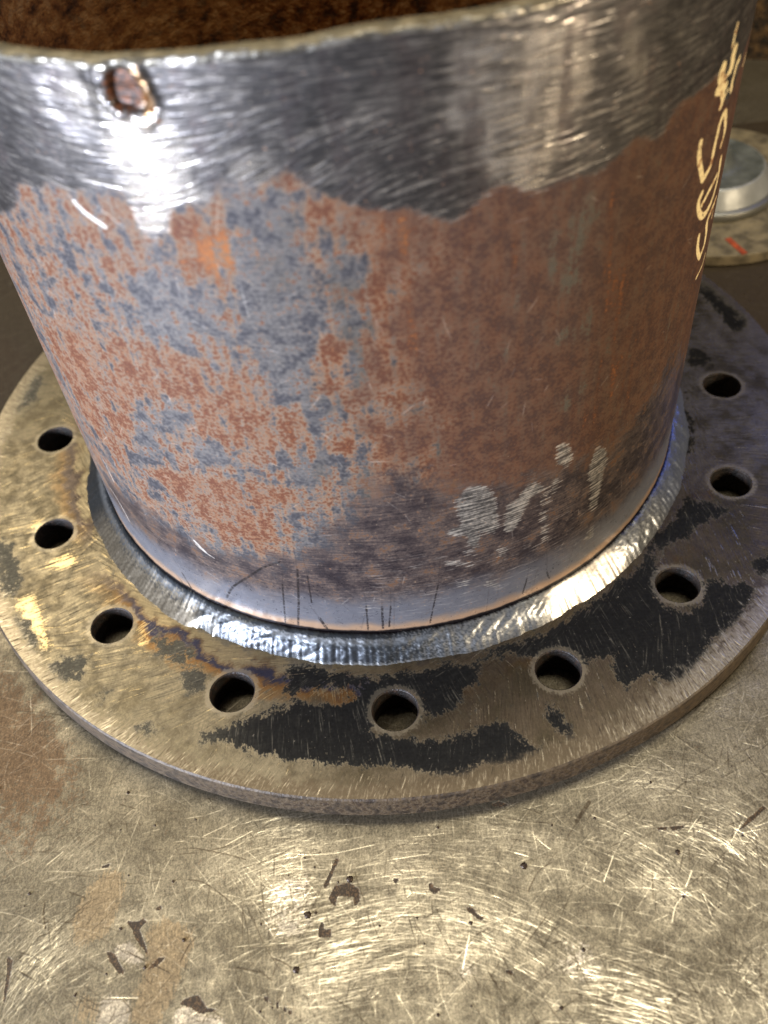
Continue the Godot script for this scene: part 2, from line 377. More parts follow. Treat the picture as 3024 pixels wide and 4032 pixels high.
# ------------------------------------------------------------------ painting fields in surface millimetres
class Sheet:
	var w: int
	var h: int
	var x0: float
	var y0: float
	var kx: float
	var ky: float
	func _init(w_: int, h_: int, xa: float, xb: float, ya: float, yb: float) -> void:
		w = w_
		h = h_
		x0 = xa
		y0 = ya
		kx = w / (xb - xa)
		ky = h / (yb - ya)
	func blank(v := 0.0) -> PackedFloat32Array:
		var a := PackedFloat32Array()
		a.resize(w * h)
		a.fill(v)
		return a
	func zones(list: Array, blur_mm: float, q := 4) -> PackedFloat32Array:
		# polygons, later ones over earlier ones, softened, at full size
		var lw := w / q
		var lh := h / q
		var a := PackedFloat32Array()
		a.resize(lw * lh)
		a.fill(0.0)
		for z in list:
			var p: Array = z.p
			var n := p.size() / 2
			var px := PackedFloat32Array()
			var py := PackedFloat32Array()
			var lo := 1e9
			var hi := -1e9
			for i in n:
				px.append((p[i * 2] - x0) * kx / q)
				var yy: float = (p[i * 2 + 1] - y0) * ky / q
				py.append(yy)
				lo = minf(lo, yy)
				hi = maxf(hi, yy)
			for y in range(maxi(0, int(floor(lo))), mini(lh - 1, int(ceil(hi))) + 1):
				var yc := y + 0.5
				var xs: Array[float] = []
				for i in n:
					var j := (i + 1) % n
					if (py[i] <= yc) != (py[j] <= yc):
						xs.append(px[i] + (yc - py[i]) / (py[j] - py[i]) * (px[j] - px[i]))
				xs.sort()
				for k in range(0, xs.size() - 1, 2):
					for x in range(clampi(int(round(xs[k])), 0, lw), clampi(int(round(xs[k + 1])), 0, lw)):
						a[y * lw + x] = z.v
		var r := maxi(1, int(round(blur_mm * kx / q / 2.0)))
		var ry := maxi(1, int(round(blur_mm * absf(ky) / q / 2.0)))
		for pass_ in 2:
			a = blur(a, lw, lh, r, 1, lw)
			a = blur(a, lh, lw, ry, lw, 1)
		var im := Image.create_from_data(lw, lh, false, Image.FORMAT_RF, a.to_byte_array())
		im.resize(w, h, Image.INTERPOLATE_BILINEAR)
		return im.get_data().to_float32_array()
	func blur(a: PackedFloat32Array, n: int, m: int, r: int, step: int, stride: int) -> PackedFloat32Array:
		var o := PackedFloat32Array()
		o.resize(a.size())
		var k := 1.0 / (2 * r + 1)
		for j in m:
			var b := j * stride
			var s := a[b] * r
			for i in r + 1:
				s += a[b + mini(i, n - 1) * step]
			for i in n:
				o[b + i * step] = s * k
				s += a[b + mini(i + r + 1, n - 1) * step] - a[b + maxi(i - r, 0) * step]
		return o
	func line(a: PackedFloat32Array, ax: float, ay: float, bx: float, by: float, width: float, v: float, taper := true, most := 9.0) -> void:
		# a soft stroke, ends fading; all in millimetres
		var x := (ax - x0) * kx
		var y := (ay - y0) * ky
		var ex := (bx - x0) * kx
		var ey := (by - y0) * ky
		var l := sqrt((ex - x) * (ex - x) + (ey - y) * (ey - y))
		var n := maxi(2, int(l / 0.8))
		var hw := maxf(0.5, width * kx * 0.5)
		var dx := (ex - x) / n
		var dy := (ey - y) / n
		var r := int(ceil(hw - 0.5))
		for i in n + 1:
			var t := float(i) / n
			var s := v * (minf(1.0, 3.2 * minf(t, 1.0 - t) + 0.12) if taper else 1.0) * 0.8
			var px := x + dx * i
			var py := y + dy * i
			if r < 1:
				var ix := int(px)
				var iy := int(py)
				if ix >= 0 and iy >= 0 and ix < w - 1 and iy < h - 1:
					var fx := px - ix
					var fy := py - iy
					var q := iy * w + ix
					a[q] += s * (1.0 - fx) * (1.0 - fy)
					a[q + 1] += s * fx * (1.0 - fy)
					a[q + w] += s * (1.0 - fx) * fy
					a[q + w + 1] += s * fx * fy
			else:
				for yy in range(maxi(0, int(py) - r), mini(h - 1, int(py) + r) + 1):
					for xx in range(maxi(0, int(px) - r), mini(w - 1, int(px) + r) + 1):
						var d := sqrt((xx - px) * (xx - px) + (yy - py) * (yy - py))
						var g := clampf(hw + 0.5 - d, 0.0, 1.0)
						if g > 0.0:
							var q := yy * w + xx
							if v > 0:
								a[q] = minf(maxf(a[q], s * g * 1.25), most)
							else:
								a[q] = minf(a[q], s * g * 1.25)
	func path(a: PackedFloat32Array, p: Array, width: float, v: float, taper := false) -> void:
		# a smooth stroke through the points
		var n := p.size() / 2
		var cv := Curve2D.new()
		for i in n:
			var q := Vector2(p[i * 2], p[i * 2 + 1])
			var b := Vector2(p[maxi(i - 1, 0) * 2], p[maxi(i - 1, 0) * 2 + 1])
			var f := Vector2(p[mini(i + 1, n - 1) * 2], p[mini(i + 1, n - 1) * 2 + 1])
			var d := (f - b) / 6.0
			cv.add_point(q, -d if i > 0 else Vector2.ZERO, d if i < n - 1 else Vector2.ZERO)
		var pts := cv.tessellate(4, 3)
		var total := cv.get_baked_length()
		var gone := 0.0
		for i in pts.size() - 1:
			var t := gone / maxf(total, 0.001)
			var k := minf(1.0, 5.0 * minf(t, 1.0 - t) + 0.35) if taper else 1.0
			line(a, pts[i].x, pts[i].y, pts[i + 1].x, pts[i + 1].y, width * k, v * k, false, absf(v))
			gone += pts[i].distance_to(pts[i + 1])

# fields that the painting threads read
var sh: Sheet
var fa: PackedFloat32Array
var fb: PackedFloat32Array
var fc: PackedFloat32Array
var fd: PackedFloat32Array
var fe: PackedFloat32Array
var f_tone: PackedFloat32Array
var f_line: PackedFloat32Array
var f_shine: PackedFloat32Array
var f_paint: PackedFloat32Array
var n1: PackedByteArray
var n2: PackedByteArray
var n3: PackedByteArray
var n4: PackedByteArray
var n5: PackedByteArray
var n6: PackedByteArray
var n7: PackedByteArray
var fg: PackedFloat32Array
var o_col: PackedByteArray
var o_orm: PackedByteArray
var o_hgt: PackedByteArray
var hole_at := PackedVector2Array()

const BLOCK := 16

func start(s: Sheet) -> void:
	sh = s
	o_col = PackedByteArray()
	o_col.resize(s.w * s.h * 3)
	o_orm = PackedByteArray()
	o_orm.resize(s.w * s.h * 3)
	o_hgt = PackedByteArray()
	o_hgt.resize(s.w * s.h)

func finish(rows: Callable, relief: float, repeat := false, spec := 0.4) -> ORMMaterial3D:
	var id := WorkerThreadPool.add_group_task(rows, int(ceil(float(sh.h) / BLOCK)), 4, true)
	WorkerThreadPool.wait_for_group_task_completion(id)
	var m := ORMMaterial3D.new()
	m.albedo_texture = ImageTexture.create_from_image(Image.create_from_data(sh.w, sh.h, false, Image.FORMAT_RGB8, o_col))
	m.orm_texture = ImageTexture.create_from_image(Image.create_from_data(sh.w, sh.h, false, Image.FORMAT_RGB8, o_orm))
	m.heightmap_enabled = true
	m.heightmap_scale = relief
	m.heightmap_texture = ImageTexture.create_from_image(Image.create_from_data(sh.w, sh.h, false, Image.FORMAT_L8, o_hgt))
	m.texture_repeat = repeat
	m.metallic_specular = spec
	return m

func pipe_rows(block: int) -> void:
	var w := sh.w
	var g_ := fa
	var r_ := fb
	var or_ := fc
	var bu_ := fd
	var sp_ := fe
	var tone_ := f_tone
	var line_ := f_line
	var shine_ := f_shine
	var paint_ := f_paint
	var m1 := n1
	var m2 := n2
	var m3 := n3
	var m4 := n4
	var m5 := n5
	var m6 := n6
	var m7 := n7
	var po_ := fg
	var oc := o_col
	var oo := o_orm
	var oh := o_hgt
	var scale_a := c8(76, 75, 77)
	var scale_b := c8(116, 111, 107)
	var scale_d := c8(50, 50, 57)
	var tan_c := c8(114, 92, 73)
	var red_a := c8(78, 42, 25)
	var red_b := c8(112, 75, 50)
	var orange := c8(140, 86, 42)
	var purple := c8(58, 41, 36)
	var olive := c8(84, 76, 62)
	var foot_a := c8(58, 52, 55)
	var foot_b := c8(124, 109, 101)
	var blue := c8(122, 125, 134)
	var copper := c8(178, 146, 118)
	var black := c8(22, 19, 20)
	var steel := c8(214, 208, 200)
	var steel_d := c8(84, 82, 82)
	var cream := c8(238, 218, 166)
	var seen := c8(120, 70, 40)
	for y in range(block * BLOCK, mini(sh.h, (block + 1) * BLOCK)):
		var mm := sh.y0 + (y + 0.5) / sh.ky
		for x in w:
			var i := y * w + x
			var xm := sh.x0 + (x + 0.5) / sh.kx
			var a1 := m1[i] / 255.0 - 0.5
			var a2 := m2[i] / 255.0 - 0.5
			var a3 := m3[i] / 255.0 - 0.5
			var a4 := m4[i] / 255.0 - 0.5
			var a5 := m6[i] / 255.0 - 0.5
			var right := smoothstep(-25.0, 40.0, xm + a1 * 60.0)
			var rv := r_[i] + a1 * 0.3 + a2 * (0.75 - 0.3 * right) + a3 * (0.24 + 0.12 * right) + (m7[i] / 255.0 - 0.5) * 0.65
			var halo := smoothstep(0.30, 0.56, rv)
			var rr := rv + a5 * 0.22
			var c := scale_a.lerp(scale_b, clampf(0.45 + a2 * 1.0 + a3 * 0.4 + a4 * 0.35, 0.0, 1.0))
			c = c.lerp(olive, right * 0.6)
			var met := 0.3
			var rou := 0.46 + a3 * 0.2
			c = c.lerp(scale_d, smoothstep(0.02, 0.3, -a2 * 0.8 - a3 * 0.5 - a1 * 0.4) * 0.5 * (1.0 - right))
			c = c.lerp(tan_c.lerp(red_b, right * 0.7), smoothstep(0.30, 0.60, rr) * 0.8)
			c = c.lerp(red_b, smoothstep(0.50, 0.86, rr + a3 * 0.5) * 0.8)
			c = c.lerp(red_a, smoothstep(0.62, 0.86, rr * 0.62 + a3 * 1.2 + a5 * 0.5 + a2 * 0.6 + 0.17) * 0.95)
			met *= 1.0 - halo
			rou = lerpf(rou, 0.66, halo)
			var om := smoothstep(0.34, 0.7, or_[i] * 0.9 + a2 * 0.5 + a3 * 0.7 + (m7[i] / 255.0 - 0.5) * 0.6)
			c = c.lerp(orange, om * halo * 0.75)
			var dm := smoothstep(-0.1, 0.3, a2 * 0.5 + a3 * 0.7 + a5 * 0.25 - om * 0.15)
			c = c.lerp(purple, clampf(dm * 0.6 + 0.46 + a2 * 0.15, 0.0, 1.0) * (1.0 - om * 0.8) * right * halo)
			var k := 1.0 + a3 * 0.2 + a4 * 0.1 + a5 * 0.22
			c = Color(c.r * k, c.g * k, c.b * k)
			var hg := 0.5 + halo * a3 * 0.1 + a2 * 0.06 + halo * 0.03
			# the heat-tinted foot
			var bm := smoothstep(0.25, 0.75, bu_[i] + a2 * 0.95 + a3 * 0.5)
			if bm > 0.0:
				var f := foot_a.lerp(foot_b, clampf(0.42 + a1 * 1.0 + a2 * 0.8 + a3 * 0.6 + a4 * 0.8 + a5 * 0.5, 0.0, 1.0))
				f = f.lerp(red_b, smoothstep(0.12, 0.35, a1 * 0.5 + a2 * 0.5 + a3 * 0.5) * 0.6)
				var yy := mm + a1 * 9.0 + a4 * 1.5
				f = f.lerp(blue, smoothstep(46.0, 27.0, yy) * 0.8)
				f = f.lerp(copper, smoothstep(20.0, 14.0, mm + a1 * 4.0) * 0.95)
				c = c.lerp(f, bm)
				met = lerpf(met, 0.5, bm)
				rou = lerpf(rou, 0.33 + a3 * 0.16 + a2 * 0.15, bm)
				hg = lerpf(hg, 0.5 + a3 * 0.05 + a4 * 0.06, bm)
			# bare grinder touches, broken into level streaks
			var sm := smoothstep(0.38, 0.62, sp_[i] + a4 * 1.1 + a3 * 0.2)
			sm = sm * smoothstep(0.08, 0.3, sp_[i])
			if sm > 0.0:
				var s := steel_d.lerp(steel, clampf(0.42 + a4 * 1.9 + a3 * 0.8 + a2 * 0.5, 0.0, 1.0))
				c = c.lerp(s, sm)
				met = lerpf(met, 0.7, sm)
				rou = lerpf(rou, 0.46, sm)
				hg = lerpf(hg, 0.5 + a4 * 0.4, sm)
			# the ground band under the rim
			var gm := smoothstep(0.34, 0.66, g_[i] + a3 * 0.3 + a2 * 0.3 + tone_[i] * 0.16)
			if gm > 0.0:
				var t := tone_[i]
				var band := m5[i] / 255.0 - 0.5
				var s := steel_d.lerp(steel, clampf(0.1 + po_[i] * 0.72 + t * 0.95 + a4 * 0.7 + band * 0.7 + a3 * 0.2, 0.0, 1.0))
				s = s.lerp(foot_a, smoothstep(0.05, 0.4, a2 * 0.3 + band * 0.9 + a1 * 0.3 + a4 * 0.35) * 0.5)
				c = c.lerp(s, gm)
				met = lerpf(met, 0.84, gm)
				rou = lerpf(rou, clampf(0.38 - t * 0.12 - po_[i] * 0.12 + a2 * 0.15, 0.2, 0.6), gm)
				hg = lerpf(hg, clampf(0.5 + t * 0.32 + a4 * 0.22 + a2 * 0.1, 0.0, 1.0), gm)
			var d := smoothstep(13.0, 11.6, mm + a2 * 1.2)  # shade of the undercut groove above the weld, put into the colour
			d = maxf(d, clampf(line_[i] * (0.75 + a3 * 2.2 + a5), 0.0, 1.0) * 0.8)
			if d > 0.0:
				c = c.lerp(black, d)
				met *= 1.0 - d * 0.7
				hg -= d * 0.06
			if mm > 255.0 and absf(xm + 58.0) < 16.0:
				var gu := Vector2((xm + 59.5) / 5.2, (mm - 265.5) / 6.4).length() + a3 * 0.5 + a2 * 0.4
				var gk := smoothstep(1.15, 0.85, gu)
				c = c.lerp(seen.lerp(black, clampf(0.55 + a3 * 1.5, 0.0, 1.0)), gk)
				met = lerpf(met, 0.25, gk)
				rou = lerpf(rou, 0.42, gk)
				var gr := smoothstep(1.9, 1.3, gu) * smoothstep(-57.0, -53.0, xm) * (1.0 - gk)
				c = c.lerp(c8(196, 150, 100), gr * 0.8)
			var sl := clampf(shine_[i] * (1.0 + a3 * 1.2), 0.0, 1.0)
			if sl > 0.0:
				c = c.lerp(steel, sl)
				met = lerpf(met, 0.65, sl)
				rou = lerpf(rou, 0.42, sl)
				hg -= sl * 0.12
			var pm := smoothstep(0.3, 0.6, paint_[i] + a3 * 0.8 + a2 * 0.4 + a5 * 0.6)
			if pm > 0.0:
				var pc := cream.lerp(seen, smoothstep(0.1, 0.3, a2 + a3 * 0.5) * 0.9)
				c = c.lerp(pc, pm)
				met *= 1.0 - pm
				rou = lerpf(rou, 0.75, pm)
				hg += pm * 0.1
			oc[i * 3] = clampi(int(c.r * 255.0), 0, 255)
			oc[i * 3 + 1] = clampi(int(c.g * 255.0), 0, 255)
			oc[i * 3 + 2] = clampi(int(c.b * 255.0), 0, 255)
			oo[i * 3] = 255
			oo[i * 3 + 1] = clampi(int(rou * 255.0), 0, 255)
			oo[i * 3 + 2] = clampi(int(met * 255.0), 0, 255)
			oh[i] = clampi(int(hg * 255.0), 0, 255)

func flange_rows(block: int) -> void:
	var w := sh.w
	var p_ := fa
	var br_ := fb
	var tone_ := f_tone
	var m1 := n1
	var m2 := n2
	var m3 := n3
	var m4 := n4
	var m5 := n5
	var oc := o_col
	var oo := o_orm
	var oh := o_hgt
	var steel_l := c8(118, 111, 96)
	var steel_r := c8(88, 79, 68)
	var dull := c8(70, 64, 52)
	var scale_c := c8(26, 26, 26)
	var scale_g := c8(84, 80, 68)
	var edge_c := c8(150, 142, 126)
	var bright := c8(188, 181, 166)
	var gold := c8(176, 156, 114)
	var brown := c8(128, 82, 36)
	var indigo := c8(44, 50, 76)
	for y in range(block * BLOCK, mini(sh.h, (block + 1) * BLOCK)):
		var zm := sh.y0 + (y + 0.5) / sh.ky
		for x in w:
			var xm := sh.x0 + (x + 0.5) / sh.kx
			var r := sqrt(xm * xm + zm * zm)
			if r < 155.0 or r > 242.0:
				continue
			var i := y * w + x
			var a1 := m1[i] / 255.0 - 0.5
			var a2 := m2[i] / 255.0 - 0.5
			var a3 := m3[i] / 255.0 - 0.5
			var a4 := m4[i] / 255.0 - 0.5
			var a5 := m5[i] / 255.0 - 0.5
			var t := tone_[i]
			var right := smoothstep(-70.0, 30.0, xm + a1 * 60.0)
			var th := rad_to_deg(atan2(xm, zm))
			var c := steel_l.lerp(steel_r, right)
			c = c.lerp(c8(128, 124, 118), smoothstep(90.0, 150.0, xm) * smoothstep(110.0, 40.0, zm) * 0.85)
			c = c.lerp(dull, smoothstep(-0.12, 0.3, a1 * 0.8 + a2 * 0.5 + t * 0.35) * (0.45 + 0.35 * right))
			var k := 1.0 + t * 0.26 + a3 * 0.18 + a5 * 0.14
			c = Color(c.r * k, c.g * k, c.b * k)
			var rou := clampf(0.40 - t * 0.12 + a2 * 0.2, 0.22, 0.7)
			var met := 0.88
			var hg := 0.5 + t * 0.26 + a3 * 0.05
			# heat colours round the weld
			var wt := smoothstep(-62.0, -40.0, th) * smoothstep(14.0, -6.0, th) + 0.45 * smoothstep(-100.0, -88.0, th) * smoothstep(-62.0, -70.0, th) + 0.35 * smoothstep(10.0, 20.0, th) * smoothstep(75.0, 60.0, th) * smoothstep(0.0, 0.2, a1 + 0.1)
			if wt > 0.01:
				var q := r + a1 * 14.0 + a2 * 6.0 + absf(t) * 3.0
				c = c.lerp(brown, smoothstep(178.0, 184.0, q) * smoothstep(199.0, 188.0, q) * 0.62 * wt)
				c = c.lerp(indigo, smoothstep(180.0, 183.5, q) * smoothstep(190.0, 184.5, q) * 0.85 * wt)
				c = c.lerp(gold, smoothstep(172.0, 174.0, q) * smoothstep(181.0, 177.0, q) * 0.35 * wt)
			var bs := smoothstep(0.35, 0.65, br_[i] + a3 * 0.5 + a5 * 0.3 + t * 0.8 - 0.15)
			if bs > 0.0:
				c = c.lerp(gold.lerp(bright, right * 0.8 + 0.1), bs * 0.85)
				rou = lerpf(rou, 0.28, bs)
				met = lerpf(met, 1.0, bs)
			# mill scale left between the ground areas
			var jag := a3 * 0.55 + a2 * 0.9 + t * 0.28 + a5 * 0.25
			var pv := p_[i]
			var sm := smoothstep(0.39, 0.60, pv + jag)
			var edge := smoothstep(0.26, 0.44, pv + jag * 0.8) * (1.0 - sm)
			c = c.lerp(edge_c, edge * 0.35)
			if sm > 0.0:
				var left := smoothstep(-60.0, -110.0, xm)
				var s := scale_c.lerp(scale_g, clampf(left * 0.8 + a2 * 0.3 + t * 0.25, 0.0, 1.0))
				s = s.lerp(edge_c, smoothstep(0.36, 0.42, a3 + a2 * 0.2) * 0.8)
				s = s.lerp(edge_c, smoothstep(0.35, 1.0, t) * 0.3)
				var kk := 1.0 + a3 * 0.35 + a4 * 0.2
				s = Color(s.r * kk, s.g * kk, s.b * kk)
				c = c.lerp(s, sm)
				rou = lerpf(rou, 0.4 + a3 * 0.16 + a2 * 0.1, sm)
				met = lerpf(met, 0.12, sm)
				hg = lerpf(hg, 0.56 + a3 * 0.06 + t * 0.06, sm)
			# the dressed outer edge; lamp reflections at the sides are painted in
			var om := smoothstep(227.5, 236.0, r + a2 * 9.0 + a3 * 6.0 + t * 4.0 + 2.5 * sin(deg_to_rad(th * 3.0)))
			if om > 0.0:
				var e := bright.lerp(steel_r, clampf(0.4 - t * 0.9 + a3 * 0.5 + 0.6 * smoothstep(40.0, 14.0, absf(th)), 0.0, 1.0))
				c = c.lerp(e, om * 0.9)
				rou = lerpf(rou, clampf(0.38 - t * 0.1, 0.22, 0.5), om)
				met = lerpf(met, 1.0, om)
			# bolt holes: a worn lip, and rust-dark wash below the left ones
			if absf(r - 197.25) < 16.0:
				var n := int(round((th - HOLE0) / 22.5))
				var hc := hole_at[posmod(n, HOLES)]
				var d := Vector2(xm, zm).distance_to(hc) + a3 * 3.0 + a2 * 2.0
				var lip := smoothstep(13.6, 12.2, d)
				c = c.lerp(edge_c, lip * 0.6)
				met = lerpf(met, 0.8, lip)
			oc[i * 3] = clampi(int(c.r * 255.0), 0, 255)
			oc[i * 3 + 1] = clampi(int(c.g * 255.0), 0, 255)
			oc[i * 3 + 2] = clampi(int(c.b * 255.0), 0, 255)
			oo[i * 3] = 255
			oo[i * 3 + 1] = clampi(int(rou * 255.0), 0, 255)
			oo[i * 3 + 2] = clampi(int(met * 255.0), 0, 255)
			oh[i] = clampi(int(hg * 255.0), 0, 255)

func table_rows(block: int) -> void:
	var w := sh.w
	var smear_ := fa
	var rust_ := fb
	var chip_ := fc
	var pale_ := fd
	var tone_ := f_tone
	var line_ := f_line
	var m1 := n1
	var m2 := n2
	var m3 := n3
	var m4 := n4
	var m5 := n5
	var oc := o_col
	var oo := o_orm
	var oh := o_hgt
	var base_a := c8(122, 115, 101)
	var base_b := c8(98, 91, 77)
	var lilac := c8(148, 142, 138)
	var smear := c8(134, 115, 86)
	var rust := c8(98, 73, 48)
	var dark := c8(44, 35, 26)
	var dirt_and_shade := c8(48, 39, 28)
	var bright := c8(218, 210, 190)
	for y in range(block * BLOCK, mini(sh.h, (block + 1) * BLOCK)):
		var zm := sh.y0 + (y + 0.5) / sh.ky
		for x in w:
			var xm := sh.x0 + (x + 0.5) / sh.kx
			var i := y * w + x
			var a1 := m1[i] / 255.0 - 0.5
			var a2 := m2[i] / 255.0 - 0.5
			var a3 := m3[i] / 255.0 - 0.5
			var a4 := m4[i] / 255.0 - 0.5
			var a5 := m5[i] / 255.0 - 0.5
			var t := tone_[i]
			var c := base_a.lerp(base_b, clampf(0.5 + a1 * 1.3 + a2 * 0.6, 0.0, 1.0))
			var met := 0.72
			var rou := 0.46 + a2 * 0.2 + a1 * 0.16
			var pm := smoothstep(0.35, 0.65, pale_[i] + a2 * 0.5 + a3 * 0.4 + t * 0.3)
			c = c.lerp(lilac, pm * 0.6)
			rou -= pm * 0.06
			met += pm * 0.2
			var fm := smoothstep(0.36, 0.66, smear_[i] + a3 * 0.35 + a4 * 0.6 + a2 * 0.2 + t * 0.25)
			c = c.lerp(smear, fm * 0.7)
			met -= fm * 0.3
			rou += fm * 0.1
			var rm := smoothstep(0.3, 0.75, rust_[i] + a2 * 0.7 + a3 * 0.7 + a1 * 0.3)
			c = c.lerp(rust, rm * 0.65)
			met -= rm * 0.35
			rou += rm * 0.14
			var gm := smoothstep(40.0, -60.0, zm + a1 * 90.0 + a2 * 30.0)  # towards the back: grit, plus shade painted into the colour
			c = c.lerp(dirt_and_shade, gm * (0.85 + a3 * 0.4))
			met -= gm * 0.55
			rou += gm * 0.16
			var k := 1.0 + a3 * 0.34 + a4 * 0.26 + a5 * 0.5
			c = Color(c.r * k, c.g * k, c.b * k)
			if t > 0.0:
				var q := clampf(t, 0.0, 1.0) * (1.0 - gm * 0.6)
				c = c.lerp(bright, q * 0.85)  # scratch glints, painted as a brighter colour
				rou -= q * 0.2
				met += q * 0.15
			else:
				c = c.lerp(dark, clampf(-t, 0.0, 1.0) * 0.75)
			var hg := 0.5 - t * 0.28 + a3 * 0.12 + a4 * 0.12 + a5 * 0.1 + a2 * 0.14
			var ln := clampf(line_[i] * (0.8 + a3 * 1.4), 0.0, 1.0)
			c = c.lerp(dark, ln * 0.8)
			hg -= ln * 0.2
			var cm := smoothstep(0.38, 0.56, chip_[i] + a3 * 0.5 + a2 * 0.3 + a5 * 0.5)
			c = c.lerp(bright, smoothstep(0.2, 0.34, chip_[i] + a5 * 0.4) * (1.0 - cm) * 0.35)
			var pit := smoothstep(0.405, 0.44, a2 * 0.55 + a3 * 0.72)
			cm = maxf(cm, pit * 0.9)
			if cm > 0.0:
				c = c.lerp(dark.lerp(rust, clampf(a5 * 2.6 + a2 + a3 * 2.0, 0.0, 0.9)), cm * 0.82)
				met -= cm * 0.8
				rou += cm * 0.35
				hg -= cm * 0.4
			oc[i * 3] = clampi(int(c.r * 255.0), 0, 255)
			oc[i * 3 + 1] = clampi(int(c.g * 255.0), 0, 255)
			oc[i * 3 + 2] = clampi(int(c.b * 255.0), 0, 255)
			oo[i * 3] = 255
			oo[i * 3 + 1] = clampi(int(clampf(rou, 0.2, 0.9) * 255.0), 0, 255)
			oo[i * 3 + 2] = clampi(int(clampf(met, 0.0, 1.0) * 255.0), 0, 255)
			oh[i] = clampi(int(hg * 255.0), 0, 255)

func paint_pipe() -> ORMMaterial3D:
	var s := Sheet.new(2048, 864, -PR * 1000 * PI * 2 / 3, PR * 1000 * PI * 2 / 3, 284.0, 0.0)
	start(s)
	fa = s.zones(GROUND_BAND, 4.5)
	fb = s.zones(RUST_ZONES, 4.0)
	fc = s.zones(ORANGE_ZONES, 11.0)
	fd = s.zones(BURNT_FOOT, 22.0)
	fe = s.zones(BARE_SPOTS, 2.6, 2)
	n1 = noise_bytes(s.w, s.h, 70, 70, 11, 3)
	n2 = noise_bytes(s.w, s.h, 34, 30, 12, 5, 16.0)
	n3 = noise_bytes(s.w, s.h, 7, 6, 13, 3)
	n4 = noise_bytes(s.w, s.h, 44, 3.2, 14, 2)
	n5 = noise_bytes(s.w, s.h, 46, 420, 15, 3)
	n6 = noise_bytes(s.w, s.h, 2.6, 2.6, 16, 2)
	n7 = noise_bytes(s.w, s.h, 16, 190, 17, 3)
	fg = s.zones(POLISHED, 3.0)
	f_tone = s.blank()
	f_line = s.blank()
	f_shine = s.blank()
	f_paint = s.blank()
	rng.seed = 21
	for k in 15000:
		var x := rf(-250, 215)
		var y := rf(185, 284)
		# the grinder swung level at the sides and slantwise in the middle
		var mid := exp(-pow((x + 22.0) / 42.0, 2.0)) * smoothstep(280.0, 235.0, y)
		var a := deg_to_rad(lerpf(-4.0 + x * 0.05, 34.0, mid) + rng.randfn(0, 5))
		var l := rf(3, 15)
		var v := rng.randfn(0, 0.4)
		s.line(f_tone, x - cos(a) * l * 0.5, y - sin(a) * l * 0.5, x + cos(a) * l * 0.5, y + sin(a) * l * 0.5, 0.3, v)
	for k in 2600:
		# broader swipes of the disc
		var x := rf(-250, 215)
		var y := rf(185, 284)
		var mid := exp(-pow((x + 22.0) / 42.0, 2.0)) * smoothstep(280.0, 235.0, y)
		var a := deg_to_rad(lerpf(-4.0 + x * 0.05, 34.0, mid) + rng.randfn(0, 5))
		var l := rf(6, 26)
		s.line(f_tone, x - cos(a) * l * 0.5, y - sin(a) * l * 0.5, x + cos(a) * l * 0.5, y + sin(a) * l * 0.5, rf(0.4, 1.0), rng.randfn(0, 0.45))
	for d in DRIP_LINES:
		s.path(f_line, d.p, d.v * 0.95, 1.1, true)
	for k in 500:
		# fine handling scratches over the rusty wall
		var x := rf(-230, 215)
		var y := rf(14, 215)
		var a := rf(0, TAU)
		var l := rf(2, 9)
		s.line(f_line if rng.randf() < 0.55 else f_shine, x, y, x + cos(a) * l, y + sin(a) * l, 0.25, rf(0.15, 0.5))
	for k in 420:
		var x := rf(-20, 150)
		var y := rf(22, 66)
		var l := rf(2, 9)
		s.line(f_shine, x, y, x + l, y + rng.randfn(0, 0.3), 0.3, rf(0.1, 0.45) * smoothstep(150.0, 90.0, x))
	for d in SHINY_LINES:  # bare scratches, their lamp gleam painted as bright steel
		s.path(f_shine, d.p, d.v * 0.62, 0.95, true)
	for d in PAINT_MARKS:
		s.path(f_paint, d.p, d.v, 0.75)
	return finish(pipe_rows, 0.034)

func paint_flange() -> ORMMaterial3D:
	var s := Sheet.new(1536, 1536, -242, 242, -242, 242)
	start(s)
	fa = s.zones(SCALE_PATCHES, 5.0)
	fb = s.zones(BRIGHT_SPOTS, 4.0)
	n1 = noise_bytes(s.w, s.h, 90, 90, 31, 3)
	n2 = noise_bytes(s.w, s.h, 24, 24, 32, 5, 12.0)
	n3 = noise_bytes(s.w, s.h, 6, 7, 33, 3)
	n4 = noise_bytes(s.w, s.h, 40, 4, 34, 2)
	n5 = noise_bytes(s.w, s.h, 2.8, 2.8, 35, 2)
	hole_at.clear()
	for k in HOLES:
		var a := deg_to_rad(HOLE0 + 22.5 * k)
		hole_at.append(Vector2(sin(a), cos(a)) * BR * 1000)
	f_tone = s.blank()
	rng.seed = 41
	for k in 42000:
		var th := deg_to_rad(rf(-150, 150))
		var r := rf(166, 241)
		var o := Vector2(sin(th), cos(th))
		var patch := int(floor(rad_to_deg(th) / 27.0 + r / 55.0))
		var lean := (float(posmod(patch * 37, 11)) / 11.0 - 0.5) * 1.5 + 0.35
		if r > 223.0:
			lean = 0.3 + rng.randfn(0, 0.12)
		elif r < 182.0:
			lean = 1.2
		var d := o.rotated(lean + rng.randfn(0, 0.055))
		var l := rf(4, 18) if r < 223.0 else rf(2, 7)
		var p := o * r - d * l * 0.5
		s.line(f_tone, p.x, p.y, p.x + d.x * l, p.y + d.y * l, 0.3, rng.randfn(0.02, 0.34))
	return finish(flange_rows, 0.02, false, 0.2)

